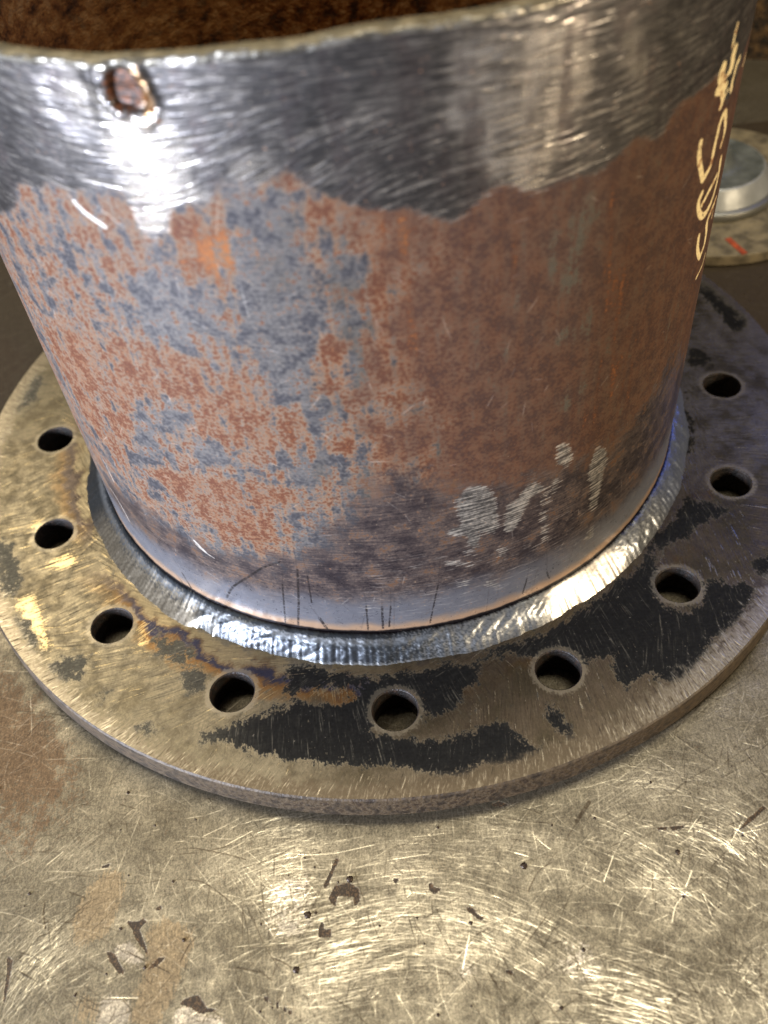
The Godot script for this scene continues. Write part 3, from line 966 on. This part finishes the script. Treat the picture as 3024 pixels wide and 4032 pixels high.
func paint_table() -> ORMMaterial3D:
	var s := Sheet.new(2048, 2048, -305, 345, -322, 362)
	start(s)
	fa = s.zones(TAN_SMEARS, 6.0)
	fb = s.zones(RUST_STAINS, 16.0)
	fc = s.zones(DARK_CHIPS, 0.9, 1)
	fd = s.zones(PALE_PLATES, 4.0)
	n1 = noise_bytes(s.w, s.h, 150, 120, 51, 4)
	n2 = noise_bytes(s.w, s.h, 26, 26, 52, 5, 14.0)
	n3 = noise_bytes(s.w, s.h, 6, 6, 53, 3)
	n4 = noise_bytes(s.w, s.h, 4, 18, 54, 2)
	n5 = noise_bytes(s.w, s.h, 2.6, 2.6, 55, 2)
	f_tone = s.blank()
	f_line = s.blank()
	rng.seed = 61
	for k in 42000:
		# years of random scratches, most of them short, leaning to one side
		var p := Vector2(rf(-300, 340), 362.0 - pow(rng.randf(), 1.3) * 680.0)
		var a := rf(-0.9, 0.5) if rng.randf() < 0.6 else rf(0, TAU)
		var l := 1.0 + pow(rng.randf(), 4.0) * 30.0
		var bend := rng.randfn(0, 0.12)
		var q := p + Vector2(cos(a), sin(a)) * l * 0.5
		var e := q + Vector2(cos(a + bend), sin(a + bend)) * l * 0.5
		var v := rng.randfn(0.0, 0.3)
		s.line(f_tone, p.x, p.y, q.x, q.y, 0.3, v)
		s.line(f_tone, q.x, q.y, e.x, e.y, 0.3, v)
	for k in 34:
		# bundles of fine parallel cuts
		var o := Vector2(rf(-250, 200), rf(210, 355))
		var a := rng.randfn(1.45, 0.5)
		var wide := rf(6, 22)
		var long := rf(3, 14)
		var dark := rng.randf() < 0.7
		for j in int(wide * rf(0.8, 2.2)):
			var q := o + Vector2(rng.randfn(0, wide), rng.randfn(0, wide * 0.6))
			var aa := a + rng.randfn(0, 0.12)
			var l := long * rf(0.4, 1.3)
			s.line(f_tone, q.x, q.y, q.x + cos(aa) * l, q.y + sin(aa) * l, 0.3, -rf(0.15, 0.7) if dark else rf(0.15, 0.5))
	for f in GRIND_FANS:  # grinder swirls; their lamp glints are put into the tone
		var cx: float = f.p[0]
		var cy: float = f.p[1]
		var r0: float = f.p[2]
		var a0: float = f.p[3] * 0.1
		var a1: float = f.p[4] * 0.1
		var br: float = f.v
		for k in int(f.p[6] * 4.0):
			var off: float = rng.randfn(0, f.p[5] * 0.75)
			var r := maxf(4.0, r0 + off)
			var mid := lerpf(a0, a1, rf(0.1, 0.9))
			var half: float = absf(a1 - a0) * rf(0.08, 0.42)
			var n := maxi(3, int(half * 2.0 * deg_to_rad(1.0) * r / 6.0))
			var v := br * rf(0.15, 0.75) * (1.0 if rng.randf() < 0.8 else -0.7)
			var wob := rf(-0.8, 0.8)
			var ccx := cx + rng.randfn(0, 7.0)
			var ccy := cy + rng.randfn(0, 7.0)
			for j in n:
				var b0 := deg_to_rad(mid - half + 2.0 * half * j / n)
				var b1 := deg_to_rad(mid - half + 2.0 * half * (j + 1) / n)
				var u := 1.0 - absf((j + 0.5) / n * 2.0 - 1.0)
				s.line(f_tone, ccx + cos(b0) * (r + wob * j), ccy + sin(b0) * (r + wob * j), ccx + cos(b1) * (r + wob * (j + 1)), ccy + sin(b1) * (r + wob * (j + 1)), 0.3, 0.9 * v * (0.35 + 0.65 * u) * rf(0.5, 1.2))
	for d in WHITE_LINES:
		s.path(f_tone, d.p, d.v * 0.8, 0.85, true)
	for d in DARK_LINES:
		s.path(f_line, d.p, d.v * 1.0, 0.75, true)
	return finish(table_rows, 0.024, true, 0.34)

# ------------------------------------------------------------------ meshes
func grid_mesh(pos: PackedVector3Array, uv: PackedVector2Array, cols: int, rows: int, flip := false, colors := PackedColorArray(), wrap := false) -> ArrayMesh:
	# a sheet of cols by rows vertices with smooth normals
	var idx := PackedInt32Array()
	var nor := PackedVector3Array()
	nor.resize(pos.size())
	for j in rows - 1:
		for i in (cols if wrap else cols - 1):
			var a := j * cols + i
			var b := j * cols + (i + 1) % cols
			var c := a + cols
			var d := b + cols
			var quad := [a, b, d, a, d, c] if not flip else [a, d, b, a, c, d]
			for q in quad:
				idx.append(q)
			var n := (pos[d] - pos[a]).cross(pos[b] - pos[c])
			if flip:
				n = -n
			nor[a] += n
			nor[b] += n
			nor[c] += n
			nor[d] += n
	for i in nor.size():
		nor[i] = nor[i].normalized()
	var arr := []
	arr.resize(Mesh.ARRAY_MAX)
	arr[Mesh.ARRAY_VERTEX] = pos
	arr[Mesh.ARRAY_NORMAL] = nor
	if uv.size():
		arr[Mesh.ARRAY_TEX_UV] = uv
	if colors.size():
		arr[Mesh.ARRAY_COLOR] = colors
	arr[Mesh.ARRAY_INDEX] = idx
	var m := ArrayMesh.new()
	m.add_surface_from_arrays(Mesh.PRIMITIVE_TRIANGLES, arr)
	return m

func lathe(profile: PackedVector2Array, segs: int, wob := 0.0, sd := 0) -> ArrayMesh:
	# profile points (radius, height), outer side first to last seen counter-clockwise; the seam column is repeated for texture
	var pos := PackedVector3Array()
	var uv := PackedVector2Array()
	var n := FastNoiseLite.new()
	n.seed = sd
	n.frequency = 60.0
	var len := 0.0
	for j in profile.size():
		if j:
			len += profile[j].distance_to(profile[j - 1])
		for i in segs + 1:
			var a := TAU * i / segs
			var p := Vector3(sin(a), 0, cos(a)) * profile[j].x + Vector3(0, profile[j].y, 0)
			if wob > 0.0:
				var k := n.get_noise_3dv(p) * wob
				p += Vector3(sin(a), 0.4, cos(a)) * k
			pos.append(p)
			uv.append(Vector2(i * 6.0 / segs, len * 6.0))
	return grid_mesh(pos, uv, segs + 1, profile.size(), true)

func hard(points: Array) -> PackedVector2Array:
	# doubles inner points a hair apart so that corners stay crisp
	var o := PackedVector2Array()
	for i in points.size():
		var p: Vector2 = points[i]
		if i > 0 and i < points.size() - 1:
			var a: Vector2 = points[i - 1]
			var b: Vector2 = points[i + 1]
			o.append(p + (a - p).limit_length(0.00022))
			o.append(p + (b - p).limit_length(0.00022))
		else:
			o.append(p)
	return o

func plain(col: Color, rough: float, metal := 0.0) -> StandardMaterial3D:
	var m := StandardMaterial3D.new()
	m.albedo_color = col
	m.roughness = rough
	m.metallic = metal
	return m

func mottled(cols: Array, cell: float, rough: float, metal: float, relief: float, sd: int, size := 384) -> StandardMaterial3D:
	# a blotchy surface laid on in three planes; cell = texture repeats per metre
	var n := FastNoiseLite.new()
	n.seed = sd
	n.frequency = 0.022
	n.fractal_octaves = 6
	n.fractal_gain = 0.62
	var g := Gradient.new()
	g.offsets = PackedFloat32Array(range(cols.size()).map(func(i): return 0.22 + 0.56 * i / (cols.size() - 1.0)))
	g.colors = PackedColorArray(cols)
	var t := NoiseTexture2D.new()
	t.width = size
	t.height = size
	t.seamless = true
	t.noise = n
	t.color_ramp = g
	var h := NoiseTexture2D.new()
	h.width = size
	h.height = size
	h.seamless = true
	var n_ := n.duplicate()
	n_.frequency = 0.06
	h.noise = n_
	var m := StandardMaterial3D.new()
	m.albedo_texture = t
	m.roughness = rough
	m.metallic = metal
	m.heightmap_enabled = relief > 0.0
	m.heightmap_scale = relief
	m.heightmap_texture = h
	m.uv1_triplanar = true
	m.uv1_scale = Vector3.ONE * cell
	return m

var rim_x := PackedFloat32Array([-180, -120, -70, -35, -26, -16, -5, 4, 12, 20, 45, 67, 120, 180])
var rim_y := PackedFloat32Array([272, 271.5, 271.8, 272.4, 273.4, 275.2, 276.9, 278.6, 277.8, 277.0, 276.4, 275.8, 273, 272])
var rim_noise := FastNoiseLite.new()

func rim_height(deg: float) -> float:
	var k := 0
	while k < rim_x.size() - 2 and rim_x[k + 1] < deg:
		k += 1
	var t := smoothstep(0.0, 1.0, clampf((deg - rim_x[k]) / (rim_x[k + 1] - rim_x[k]), 0, 1))
	return lerpf(rim_y[k], rim_y[k + 1], t) * 0.001 + rim_noise.get_noise_2d(deg * 5.0, 0) * 0.0008 + FT

func steps(ranges: Array) -> PackedFloat32Array:
	# [from, to, step, to, step, ...]
	var o := PackedFloat32Array()
	var a: float = ranges[0]
	o.append(a)
	for i in range(1, ranges.size(), 2):
		var n := int(round((ranges[i] - a) / ranges[i + 1]))
		for k in n:
			o.append(lerpf(a, ranges[i], (k + 1.0) / n))
		a = ranges[i]
	return o

var dent_noise := FastNoiseLite.new()

func dent(xm: float, ym: float) -> float:
	# the torch gouge under the rim, metres outwards; xm along the wall and ym above the flange in millimetres
	var w := dent_noise.get_noise_2d(xm * 3.0, ym * 3.0)
	var w2 := dent_noise.get_noise_2d(xm * 9.0 + 50.0, ym * 9.0)
	var u := (xm + 59.5) / 4.8
	var v := (ym - 265.5) / 6.0
	var d := sqrt(u * u + v * v) + w * 0.85 + w2 * 0.3
	var o := -0.0020 * smoothstep(1.05, 0.55, d)
	# fused metal pushed up to the left, crusty grains to the right
	o += 0.0008 * exp(-pow((d - 1.25) / 0.28, 2.0)) * smoothstep(0.4, -0.6, u)
	o += 0.0011 * exp(-pow((d - 1.45) / 0.4, 2.0)) * smoothstep(0.1, 0.9, u) * (0.7 + 1.6 * w2)
	# a long shallow flat left by the grinder
	var f := Vector2((xm + 79.0) / 9.0, (ym - 263.0) / 13.0)
	f = f.rotated(-0.5)
	o -= 0.0006 * smoothstep(1.2, 0.7, f.length())
	return o

func build_pipe(parent: Node3D, wall_mat: Material) -> void:
	var cols := steps([-120, -26, 0.7, -16, 0.12, 120, 0.7])
	var rows := steps([0, 0.78, 0.02, 1.0, 0.0018])
	var pos := PackedVector3Array()
	var uv := PackedVector2Array()
	for v in rows:
		for d in cols:
			var top := rim_height(d) - FT - 0.0012
			var y := v * top
			var a := deg_to_rad(d)
			var r := PR + (dent(a * PR * 1000, y * 1000) if v > 0.75 and absf(d + 24) < 16 else 0.0)
			pos.append(Vector3(sin(a) * r, y + FT, cos(a) * r))
			uv.append(Vector2((d + 120.0) / 240.0, 1.0 - y / 0.284))
	var wall := part("pipe_wall", grid_mesh(pos, uv, cols.size(), rows.size()), wall_mat, parent)
	# the far side of the wall
	pos.clear()
	uv.clear()
	var back := steps([120, 240, 1.5])
	for v in steps([0, 1, 0.05]):
		for d in back:
			var dd := d if d <= 180 else d - 360
			var top := rim_height(dd) - FT - 0.0012
			var a := deg_to_rad(d)
			pos.append(Vector3(sin(a) * PR, v * top + FT, cos(a) * PR))
			uv.append(Vector2(absf(180.0 - d) / 60.0 * 0.4 + 0.3, 1.0 - v * top / 0.284))
	part("far_wall", grid_mesh(pos, uv, back.size(), 21), wall_mat, wall)
	# the flame-cut rim: bevel, flat, inner bevel
	pos.clear()
	uv.clear()
	var prof := [[0.0, -0.0012], [-0.0002, -0.0007], [-0.0012, -0.0001], [-0.0022, 0.0], [-0.0038, 0.0002], [-0.0052, -0.0001], [-0.0062, -0.0008], [-0.0064, -0.002]]
	var ring := steps([-180, -60, 1.0, 40, 0.3, 180, 1.0])
	for p in prof.size():
		for d in ring:
			var a := deg_to_rad(d)
			var j: float = rim_noise.get_noise_2d(d * 40.0, p * 30.0) * 0.0004 if p > 0 else 0.0
			var r: float = PR + prof[p][0] + j
			if p == 0:
				r += dent(a * PR * 1000, (rim_height(d) - FT - 0.0012) * 1000) if absf(d + 24) < 16 else 0.0
			pos.append(Vector3(sin(a) * r, rim_height(d) + prof[p][1] + j * 0.7, cos(a) * r))
	part("cut_rim", grid_mesh(pos, PackedVector2Array(), ring.size(), prof.size()), mottled([c8(74, 66, 48), c8(104, 94, 70), c8(134, 122, 96)], 9.0, 0.7, 0.15, 0.04, 71), wall)
	# the bright dressed corner
	pos.clear()
	for p in 4:
		for d in ring:
			var a := deg_to_rad(d)
			var j: float = rim_noise.get_noise_2d(d * 40.0, p * 30.0) * 0.0004 if p > 0 else 0.0
			j += rim_noise.get_noise_2d(d * 9.0 + 700.0, p * 15.0) * 0.0005 if p == 3 else 0.0
			var e: Array = [[0.00004, -0.0022], [0.00008, -0.0012], [-0.0001, -0.0008], [-0.0007, -0.0003]][p]
			var r: float = PR + e[0] + j
			if p < 2:
				r += dent(a * PR * 1000, (rim_height(d) - FT - 0.0012) * 1000) if absf(d + 24) < 16 else 0.0
			pos.append(Vector3(sin(a) * r, rim_height(d) + e[1] + j * 0.7, cos(a) * r))
	part("edge_bevel", grid_mesh(pos, PackedVector2Array(), ring.size(), 4), mottled([c8(96, 92, 82), c8(150, 146, 136), c8(196, 193, 186)], 14.0, 0.32, 0.85, 0.04, 83, 192), wall)
	# the rusty bore
	var bore := PackedVector2Array()
	pos.clear()
	for v in 30:
		for i in 181:
			var a := TAU * i / 180.0
			var d := rad_to_deg(a) if i <= 90 else rad_to_deg(a) - 360.0
			var r := PR - WALL
			pos.append(Vector3(sin(a) * r, lerpf(rim_height(d) - 0.002, 0.0, v / 29.0), cos(a) * r))
			bore.append(Vector2(i / 180.0 * 4.0, v / 29.0 * 1.4))
	var bm := mottled([c8(60, 36, 15), c8(126, 80, 36), c8(160, 112, 58), c8(186, 146, 96)], 7.0, 0.8, 0.0, 0.05, 72, 512)
	part("bore", grid_mesh(pos, bore, 181, 30), bm, wall)

func build_flange(parent: Node3D, top_mat: Material) -> void:
	var st := SurfaceTool.new()
	st.begin(Mesh.PRIMITIVE_TRIANGLES)
	var lip := HR + 0.0006
	var ri := PR - 0.004
	var ro := FR - 0.0009
	for under in [false, true]:
		var y := FT if not under else 0.0017
		for k in HOLES:
			var a0 := deg_to_rad(HOLE0 + 22.5 * k)
			var o := Vector2(sin(a0), cos(a0))
			var hc := o * BR
			for side in [-1.0, 1.0]:
				var poly := PackedVector2Array()
				var half := deg_to_rad(11.25)
				for j in 9:
					var a: float = a0 + side * half * j / 8.0
					poly.append(Vector2(sin(a), cos(a)) * ri)
				for j in 13:
					var a: float = a0 + side * half * (1.0 - j / 12.0)
					poly.append(Vector2(sin(a), cos(a)) * ro)
				var tang: Vector2 = Vector2(o.y, -o.x) * side
				for j in 17:
					var b: float = PI * j / 16.0
					poly.append(hc + (o * cos(b) + tang * sin(b)) * lip)
				var tri := Geometry2D.triangulate_polygon(poly)
				for t in range(0, tri.size(), 3):
					var p0 := poly[tri[t]]
					var p1 := poly[tri[t + 1]]
					var p2 := poly[tri[t + 2]]
					var up := (p1 - p0).cross(p2 - p0) > 0.0
					if up == under:
						var s := p1
						p1 = p2
						p2 = s
					for p in [p0, p1, p2]:
						st.set_normal(Vector3.UP if not under else Vector3.DOWN)
						st.set_uv(Vector2((p.x * 1000 + 242) / 484.0, (p.y * 1000 + 242) / 484.0))
						st.add_vertex(Vector3(p.x, y, p.y))
	var flange := part("flange", st.commit(), top_mat, parent)
	var side_mat := mottled([c8(30, 22, 15), c8(56, 46, 34), c8(80, 67, 50), c8(44, 33, 23)], 14.0, 0.6, 0.1, 0.05, 73)
	part("flange_edge", lathe(hard([Vector2(ro, FT), Vector2(FR - 0.0002, FT - 0.0006), Vector2(FR, FT - 0.0012), Vector2(FR, 0.0026), Vector2(FR - 0.0022, 0.0017), Vector2(ro - 0.006, 0.0017)]), 360, 0.0001, 5), side_mat, flange)
	# holes, each a wall with a worn lip
	var hole := lathe(hard([Vector2(HR, 0.0012), Vector2(HR, FT - 0.0008), Vector2(HR + 0.00018, FT - 0.0003), Vector2(lip, FT)]), 40, 0.00012, 9)
	var hole_mat := mottled([c8(10, 8, 6), c8(24, 17, 12), c8(48, 32, 20)], 24.0, 0.6, 0.1, 0.06, 74)
	for k in HOLES:
		var a := deg_to_rad(HOLE0 + 22.5 * k)
		var h := part("bolt_hole", hole, hole_mat, flange)
		h.position = Vector3(sin(a) * BR, 0, cos(a) * BR)
		h.rotation.y = a

func build_weld(parent: Node3D) -> void:
	var n := FastNoiseLite.new()
	n.seed = 81
	n.frequency = 1.0
	var segs := 1500
	var prof := 40
	var pos := PackedVector3Array()
	var col := PackedColorArray()
	var silver := Color(0.42, 0.44, 0.46)
	var slate := Color(0.075, 0.085, 0.095)
	var tan_c := Color(0.38, 0.33, 0.25)
	var black := Color(0.012, 0.011, 0.012)
	for j in prof:
		var t := float(j) / (prof - 1)
		for i in segs + 1:
			var d := -180.0 + 360.0 * i / segs
			var a := deg_to_rad(d)
			var p := Vector3(sin(a), 0, cos(a)) * 165.0
			var toe: float = 11.6 + n.get_noise_2d(d * 0.11, 3.0) * 1.4 + n.get_noise_2d(d * 0.9, 9.0) * 0.5
			var top: float = 11.4 + n.get_noise_2d(d * 0.14, 5.0) * 0.8
			# ground flat on the left and for a stretch on the right
			var flat: float = smoothstep(-30.0, -40.0, d + n.get_noise_2d(d * 0.3, 8.0) * 6.0) * smoothstep(-95.0, -70.0, d)
			var cut: float = smoothstep(22.0, 27.0, d) * smoothstep(44.0, 38.0, d)
			var b := t * PI / 2.0
			var round_ := Vector2(1.0 - cos(b), 1.0 - sin(b))       # hollow fillet
			var straight := Vector2(t, 1.0 - t)
			var bulge := Vector2(sin(b), cos(b))                   # full fillet
			var q := straight.lerp(bulge, 0.55).lerp(straight.lerp(round_, 0.3), flat * 0.8)
			q = q.lerp(straight, cut * 0.8)
			var rip: float = n.get_noise_3d(p.x * 0.34, t * 7.0, p.z * 0.34) * 0.17 + n.get_noise_3d(p.x * 0.9, t * 15.0, p.z * 0.9) * 0.07 + n.get_noise_2d(p.x * 0.09 + t * 2.0, p.z * 0.09) * 0.5
			rip *= (1.0 - 0.75 * maxf(flat, cut)) * sin(PI * t)
			var under := 0.5 * exp(-pow((t - 0.04) / 0.07, 2.0))
			var r: float = PR * 1000 - 0.6 + q.x * (toe + flat * 3.0) + rip * 0.9 - under
			var y: float = -0.3 + q.y * top + rip * 0.9
			pos.append(Vector3(sin(a) * r, y, cos(a) * r) * 0.001 + Vector3(0, FT, 0))
			# colour: groove shade painted black by the pipe, silver where the bead is clean
			var sp: float = n.get_noise_3d(p.x * 0.8, t * 13.0, p.z * 0.8)
			var clean_or_lit: float = smoothstep(-4.0, 14.0, d + sp * 14.0)
			clean_or_lit = maxf(clean_or_lit, smoothstep(0.86, 0.95, t + sp * 0.1) * smoothstep(-20.0, -8.0, d))
			clean_or_lit = maxf(clean_or_lit, 0.75 * smoothstep(0.2, 0.26, t + sp * 0.06) * smoothstep(0.46, 0.34, t + sp * 0.1))  # painted highlight along the upper bead
			var c := slate.lerp(silver, clampf(clean_or_lit * (0.85 + sp * 0.9) + maxf(0.0, sp - 0.35) * 0.6, 0.0, 1.0))
			c = c.lerp(tan_c * (0.8 + sp * 0.6), flat * smoothstep(0.25, 0.5, t + sp * 0.5) * (1.0 - smoothstep(-64.0, -72.0, d) * 0.9))
			c = c.lerp(Color(0.62, 0.58, 0.52), cut * clampf(0.8 + sp, 0.0, 1.0))
			c = c.lerp(Color(0.3, 0.38, 0.6), smoothstep(50.0, 60.0, d) * 0.5)  # blue daylight on the right, painted into the bead
			c = c.lerp(black, smoothstep(0.16, 0.08, t + sp * 0.03))
			col.append(c)
	var m := StandardMaterial3D.new()
	m.vertex_color_use_as_albedo = true
	m.metallic = 0.9
	m.roughness = 0.38
	part("weld_bead", grid_mesh(pos, PackedVector2Array(), segs + 1, prof, true, col), m, parent)

func lump(sd: int, r: float, squash: float, rough := 0.25) -> ArrayMesh:
	var n := FastNoiseLite.new()
	n.seed = sd
	n.frequency = 1.1
	var pos := PackedVector3Array()
	for j in 9:
		var b := PI * j / 8.0
		for i in 17:
			var a := TAU * i / 16.0
			var p := Vector3(sin(b) * sin(a), cos(b), sin(b) * cos(a))
			var k := 1.0 + n.get_noise_3dv(p * 1.4) * rough * 2.0
			pos.append(Vector3(p.x, p.y * squash, p.z) * k * r)
	return grid_mesh(pos, PackedVector2Array(), 17, 9, true)

func build_slag(parent: Node3D) -> void:
	# fused beads round the gouge
	var shiny := plain(c8(205, 206, 212), 0.22, 1.0)
	var crust := mottled([c8(110, 66, 30), c8(190, 150, 104), c8(226, 206, 170)], 40.0, 0.45, 0.5, 0.08, 75, 128)
	var spots := [[-65.4, 269.0, 0.9, 0], [-64.6, 262.0, 1.0, 0], [-53.0, 270.2, 0.9, 1], [-51.6, 267.2, 1.1, 1], [-53.0, 264.2, 1.0, 1], [-50.4, 263.6, 0.7, 1], [-51.9, 260.8, 1.0, 1], [-53.9, 258.6, 0.9, 1], [-50.6, 257.9, 0.7, 1], [-57.2, 257.4, 0.7, 1]]
	for k in spots.size():
		var s: Array = spots[k]
		var a: float = s[0] / (PR * 1000)
		var o := part("slag_bead", lump(90 + k, s[2] * 0.001, 0.75), shiny if s[3] == 0 else crust, parent)
		o.position = Vector3(sin(a), 0, cos(a)) * (PR - 0.0001) + Vector3(0, s[1] * 0.001 + FT, 0)
		o.rotation = Vector3(PI / 2, a, 0)

# ------------------------------------------------------------------ the scene
func _ready() -> void:
	# camera
	var cam := Camera3D.new()
	cam.name = "camera"
	add_child(cam)
	cam.transform = Transform3D(Basis(Vector3(0.994604, -0.083912, 0.061013), Vector3(0.101287, 0.658027, -0.746151), Vector3(0.022463, 0.748304, 0.662975)).orthonormalized(), Vector3(0.0069, 0.376 + FT, 0.4111))
	cam.near = 0.02
	cam.far = 20.0
	var at := CameraAttributesPhysical.new()
	at.frustum_focal_length = 22.02
	at.frustum_focus_distance = 0.42
	at.frustum_near = 0.02
	at.frustum_far = 20.0
	at.exposure_aperture = 5.0
	cam.attributes = at
	cam.fov = 57.177
	# the dim shop around
	var env := Environment.new()
	env.background_mode = Environment.BG_COLOR
	env.background_color = c8(46, 43, 40)
	env.background_energy_multiplier = 1.0
	env.tonemap_mode = Environment.TONE_MAPPER_LINEAR
	env.tonemap_exposure = 1.08
	env.sdfgi_enabled = true
	env.ssao_enabled = true
	env.ssil_enabled = true
	var we := WorldEnvironment.new()
	we.name = "world"
	we.environment = env
	add_child(we)
	# shop lamps: warm overhead, a cool one to the left of the camera, blue daylight from a door behind on the right
	lamp("overhead_lamp", Vector3(0.02, 1.5, -0.12), Vector3(0.02, 0, 0.25), Vector2(1.5, 0.22), Color(1.0, 0.96, 0.86), 1.72)
	lamp("corner_lamp", Vector3(-0.72, 1.05, -0.72), Vector3(-0.1, 0, 0.1), Vector2(0.35, 0.35), Color(1.0, 0.93, 0.79), 0.5)
	lamp("side_lamp", Vector3(-0.93, 0.28, 0.82), Vector3(0, 0.14, 0), Vector2(0.14, 0.28), Color(0.90, 0.93, 1.0), 4.6)
	lamp("bench_lamp", Vector3(0.88, 0.36, 0.70), Vector3(0.05, 0.15, 0.05), Vector2(0.16, 0.2), Color(1.0, 0.91, 0.77), 0.9)
	lamp("door_light", Vector3(0.8, 0.75, -0.55), Vector3(0.15, 0.1, 0.1), Vector2(0.22, 0.7), Color(0.34, 0.5, 1.0), 0.11)

	build_table()
	build_spool()
	build_background()

func lamp(called: String, from: Vector3, to: Vector3, size: Vector2, col: Color, energy: float) -> void:
	var l := AreaLight3D.new()
	l.name = called
	l.area_size = size
	l.light_color = col
	l.light_energy = energy
	l.shadow_enabled = true
	l.area_range = 6.0
	l.area_attenuation = 2.0
	add_child(l)
	l.look_at_from_position(from, to)

func build_table() -> void:
	var table := thing("welding_table", "scratched bare steel welding table top under the flanged pipe", "table")
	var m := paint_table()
	var st := SurfaceTool.new()
	st.begin(Mesh.PRIMITIVE_TRIANGLES)
	# a thick plate 1.9 by 1.6 m
	var a := Vector3(-0.95, 0, -1.0)
	var b := Vector3(0.95, 0, 0.6)
	for q in [[a.x, a.z], [b.x, a.z], [b.x, b.z], [a.x, a.z], [b.x, b.z], [a.x, b.z]]:
		st.set_normal(Vector3.UP)
		st.set_uv(Vector2((q[0] * 1000 + 305) / 650.0, (q[1] * 1000 + 322) / 684.0))
		st.add_vertex(Vector3(q[0], 0, q[1]))
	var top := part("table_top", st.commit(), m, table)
	var slab := BoxMesh.new()
	slab.size = Vector3(1.9, 0.018, 1.6)
	var under := part("plate", slab, mottled([c8(60, 48, 38), c8(96, 84, 70)], 4.0, 0.6, 0.3, 0.05, 76), table)
	under.position = Vector3(0, -0.0095, -0.2)
	# spatter beads fused to the plate
	rng.seed = 301
	var mm := MultiMesh.new()
	mm.transform_format = MultiMesh.TRANSFORM_3D
	mm.mesh = lump(300, 1.0, 0.7)
	mm.instance_count = 170
	for k in 170:
		var p := Vector3(rf(-0.24, 0.2), 0, rf(0.2, 0.35)) if k < 90 else Vector3(rf(0.17, 0.4), 0, rf(-0.2, 0.1))
		if Vector2(p.x, p.z).length() < 0.246:
			p = p.normalized() * rf(0.248, 0.3)
		var r := rf(0.0003, 0.0008) if k % 9 else rf(0.0008, 0.0015)
		mm.set_instance_transform(k, Transform3D(Basis.from_euler(Vector3(0, rf(0, TAU), 0)).scaled(Vector3(r, r * rf(0.6, 1.0), r)), p + Vector3(0, r * 0.2, 0)))
	var sp := MultiMeshInstance3D.new()
	sp.name = "weld_spatter"
	sp.multimesh = mm
	sp.material_override = plain(c8(58, 46, 36), 0.4, 0.5)
	sp.set_meta("kind", "stuff")
	table.add_child(sp, true)

func build_spool() -> void:
	var spool := thing("flanged_pipe", "short rusty steel pipe with bright ground rim welded upright onto a drilled flange", "pipe")
	build_pipe(spool, paint_pipe())
	build_flange(spool, paint_flange())
	build_weld(spool)
	build_slag(spool)

func build_background() -> void:
	var disc := thing("round_plate", "tan round plate with an orange paint dash, behind the pipe at right", "plate", Vector3(0.2535, 0, -0.221))
	part("plate_body", lathe(hard([Vector2(0.0001, 0.009), Vector2(0.0912, 0.009), Vector2(0.092, 0.0082), Vector2(0.092, 0.0012), Vector2(0.0905, 0.0004), Vector2(0.0001, 0.0004)]), 128, 0.0002, 15), mottled([c8(84, 76, 60), c8(116, 106, 84), c8(134, 122, 96)], 6.0, 0.6, 0.2, 0.05, 77), disc)
	var dash := BoxMesh.new()
	dash.size = Vector3(0.0042, 0.0004, 0.021)
	var d := part("paint_dash", dash, mottled([c8(120, 46, 20), c8(168, 72, 32)], 30.0, 0.8, 0.0, 0.03, 78, 128), disc)
	d.position = Vector3(-0.0015, 0.0092, 0.0815)
	d.rotation.y = 0.28
	var hub := thing("hub_cap", "pale grey flanged metal cap sitting on the tan round plate", "cap", Vector3(0.2535, 0.009, -0.221))
	part("rim_ring", lathe(hard([Vector2(0.047, 0.0062), Vector2(0.0495, 0.0066), Vector2(0.0516, 0.0056), Vector2(0.052, 0.004), Vector2(0.0516, 0.0004), Vector2(0.044, 0.0004)]), 96, 0.0001, 16), plain(c8(128, 128, 122), 0.42, 0.7), hub)
	part("cone", lathe(hard([Vector2(0.0385, 0.0186), Vector2(0.04, 0.0178), Vector2(0.0475, 0.0058)]), 96, 0.0002, 17), mottled([c8(130, 132, 130), c8(168, 170, 168)], 12.0, 0.42, 0.35, 0.02, 79, 128), hub)
	part("knob", lathe(PackedVector2Array([Vector2(0.0001, 0.033), Vector2(0.008, 0.0325), Vector2(0.013, 0.030), Vector2(0.0155, 0.024), Vector2(0.018, 0.0185), Vector2(0.024, 0.0168), Vector2(0.0385, 0.0186)]), 96, 0.0003, 18), mottled([c8(84, 88, 84), c8(120, 124, 120)], 14.0, 0.5, 0.4, 0.03, 80, 128), hub)
	var block := thing("rusty_block", "dark rusty steel block standing in the shade behind the round plate", "block", Vector3(0.46, 0, -0.44))
	block.rotation.y = -0.35
	var box := BoxMesh.new()
	box.size = Vector3(0.5, 0.3, 0.08)
	var bar := part("block_body", box, mottled([c8(24, 18, 11), c8(70, 52, 32), c8(104, 80, 48)], 9.0, 0.75, 0.1, 0.12, 82), block)
	bar.position = Vector3(0, 0.15, 0)
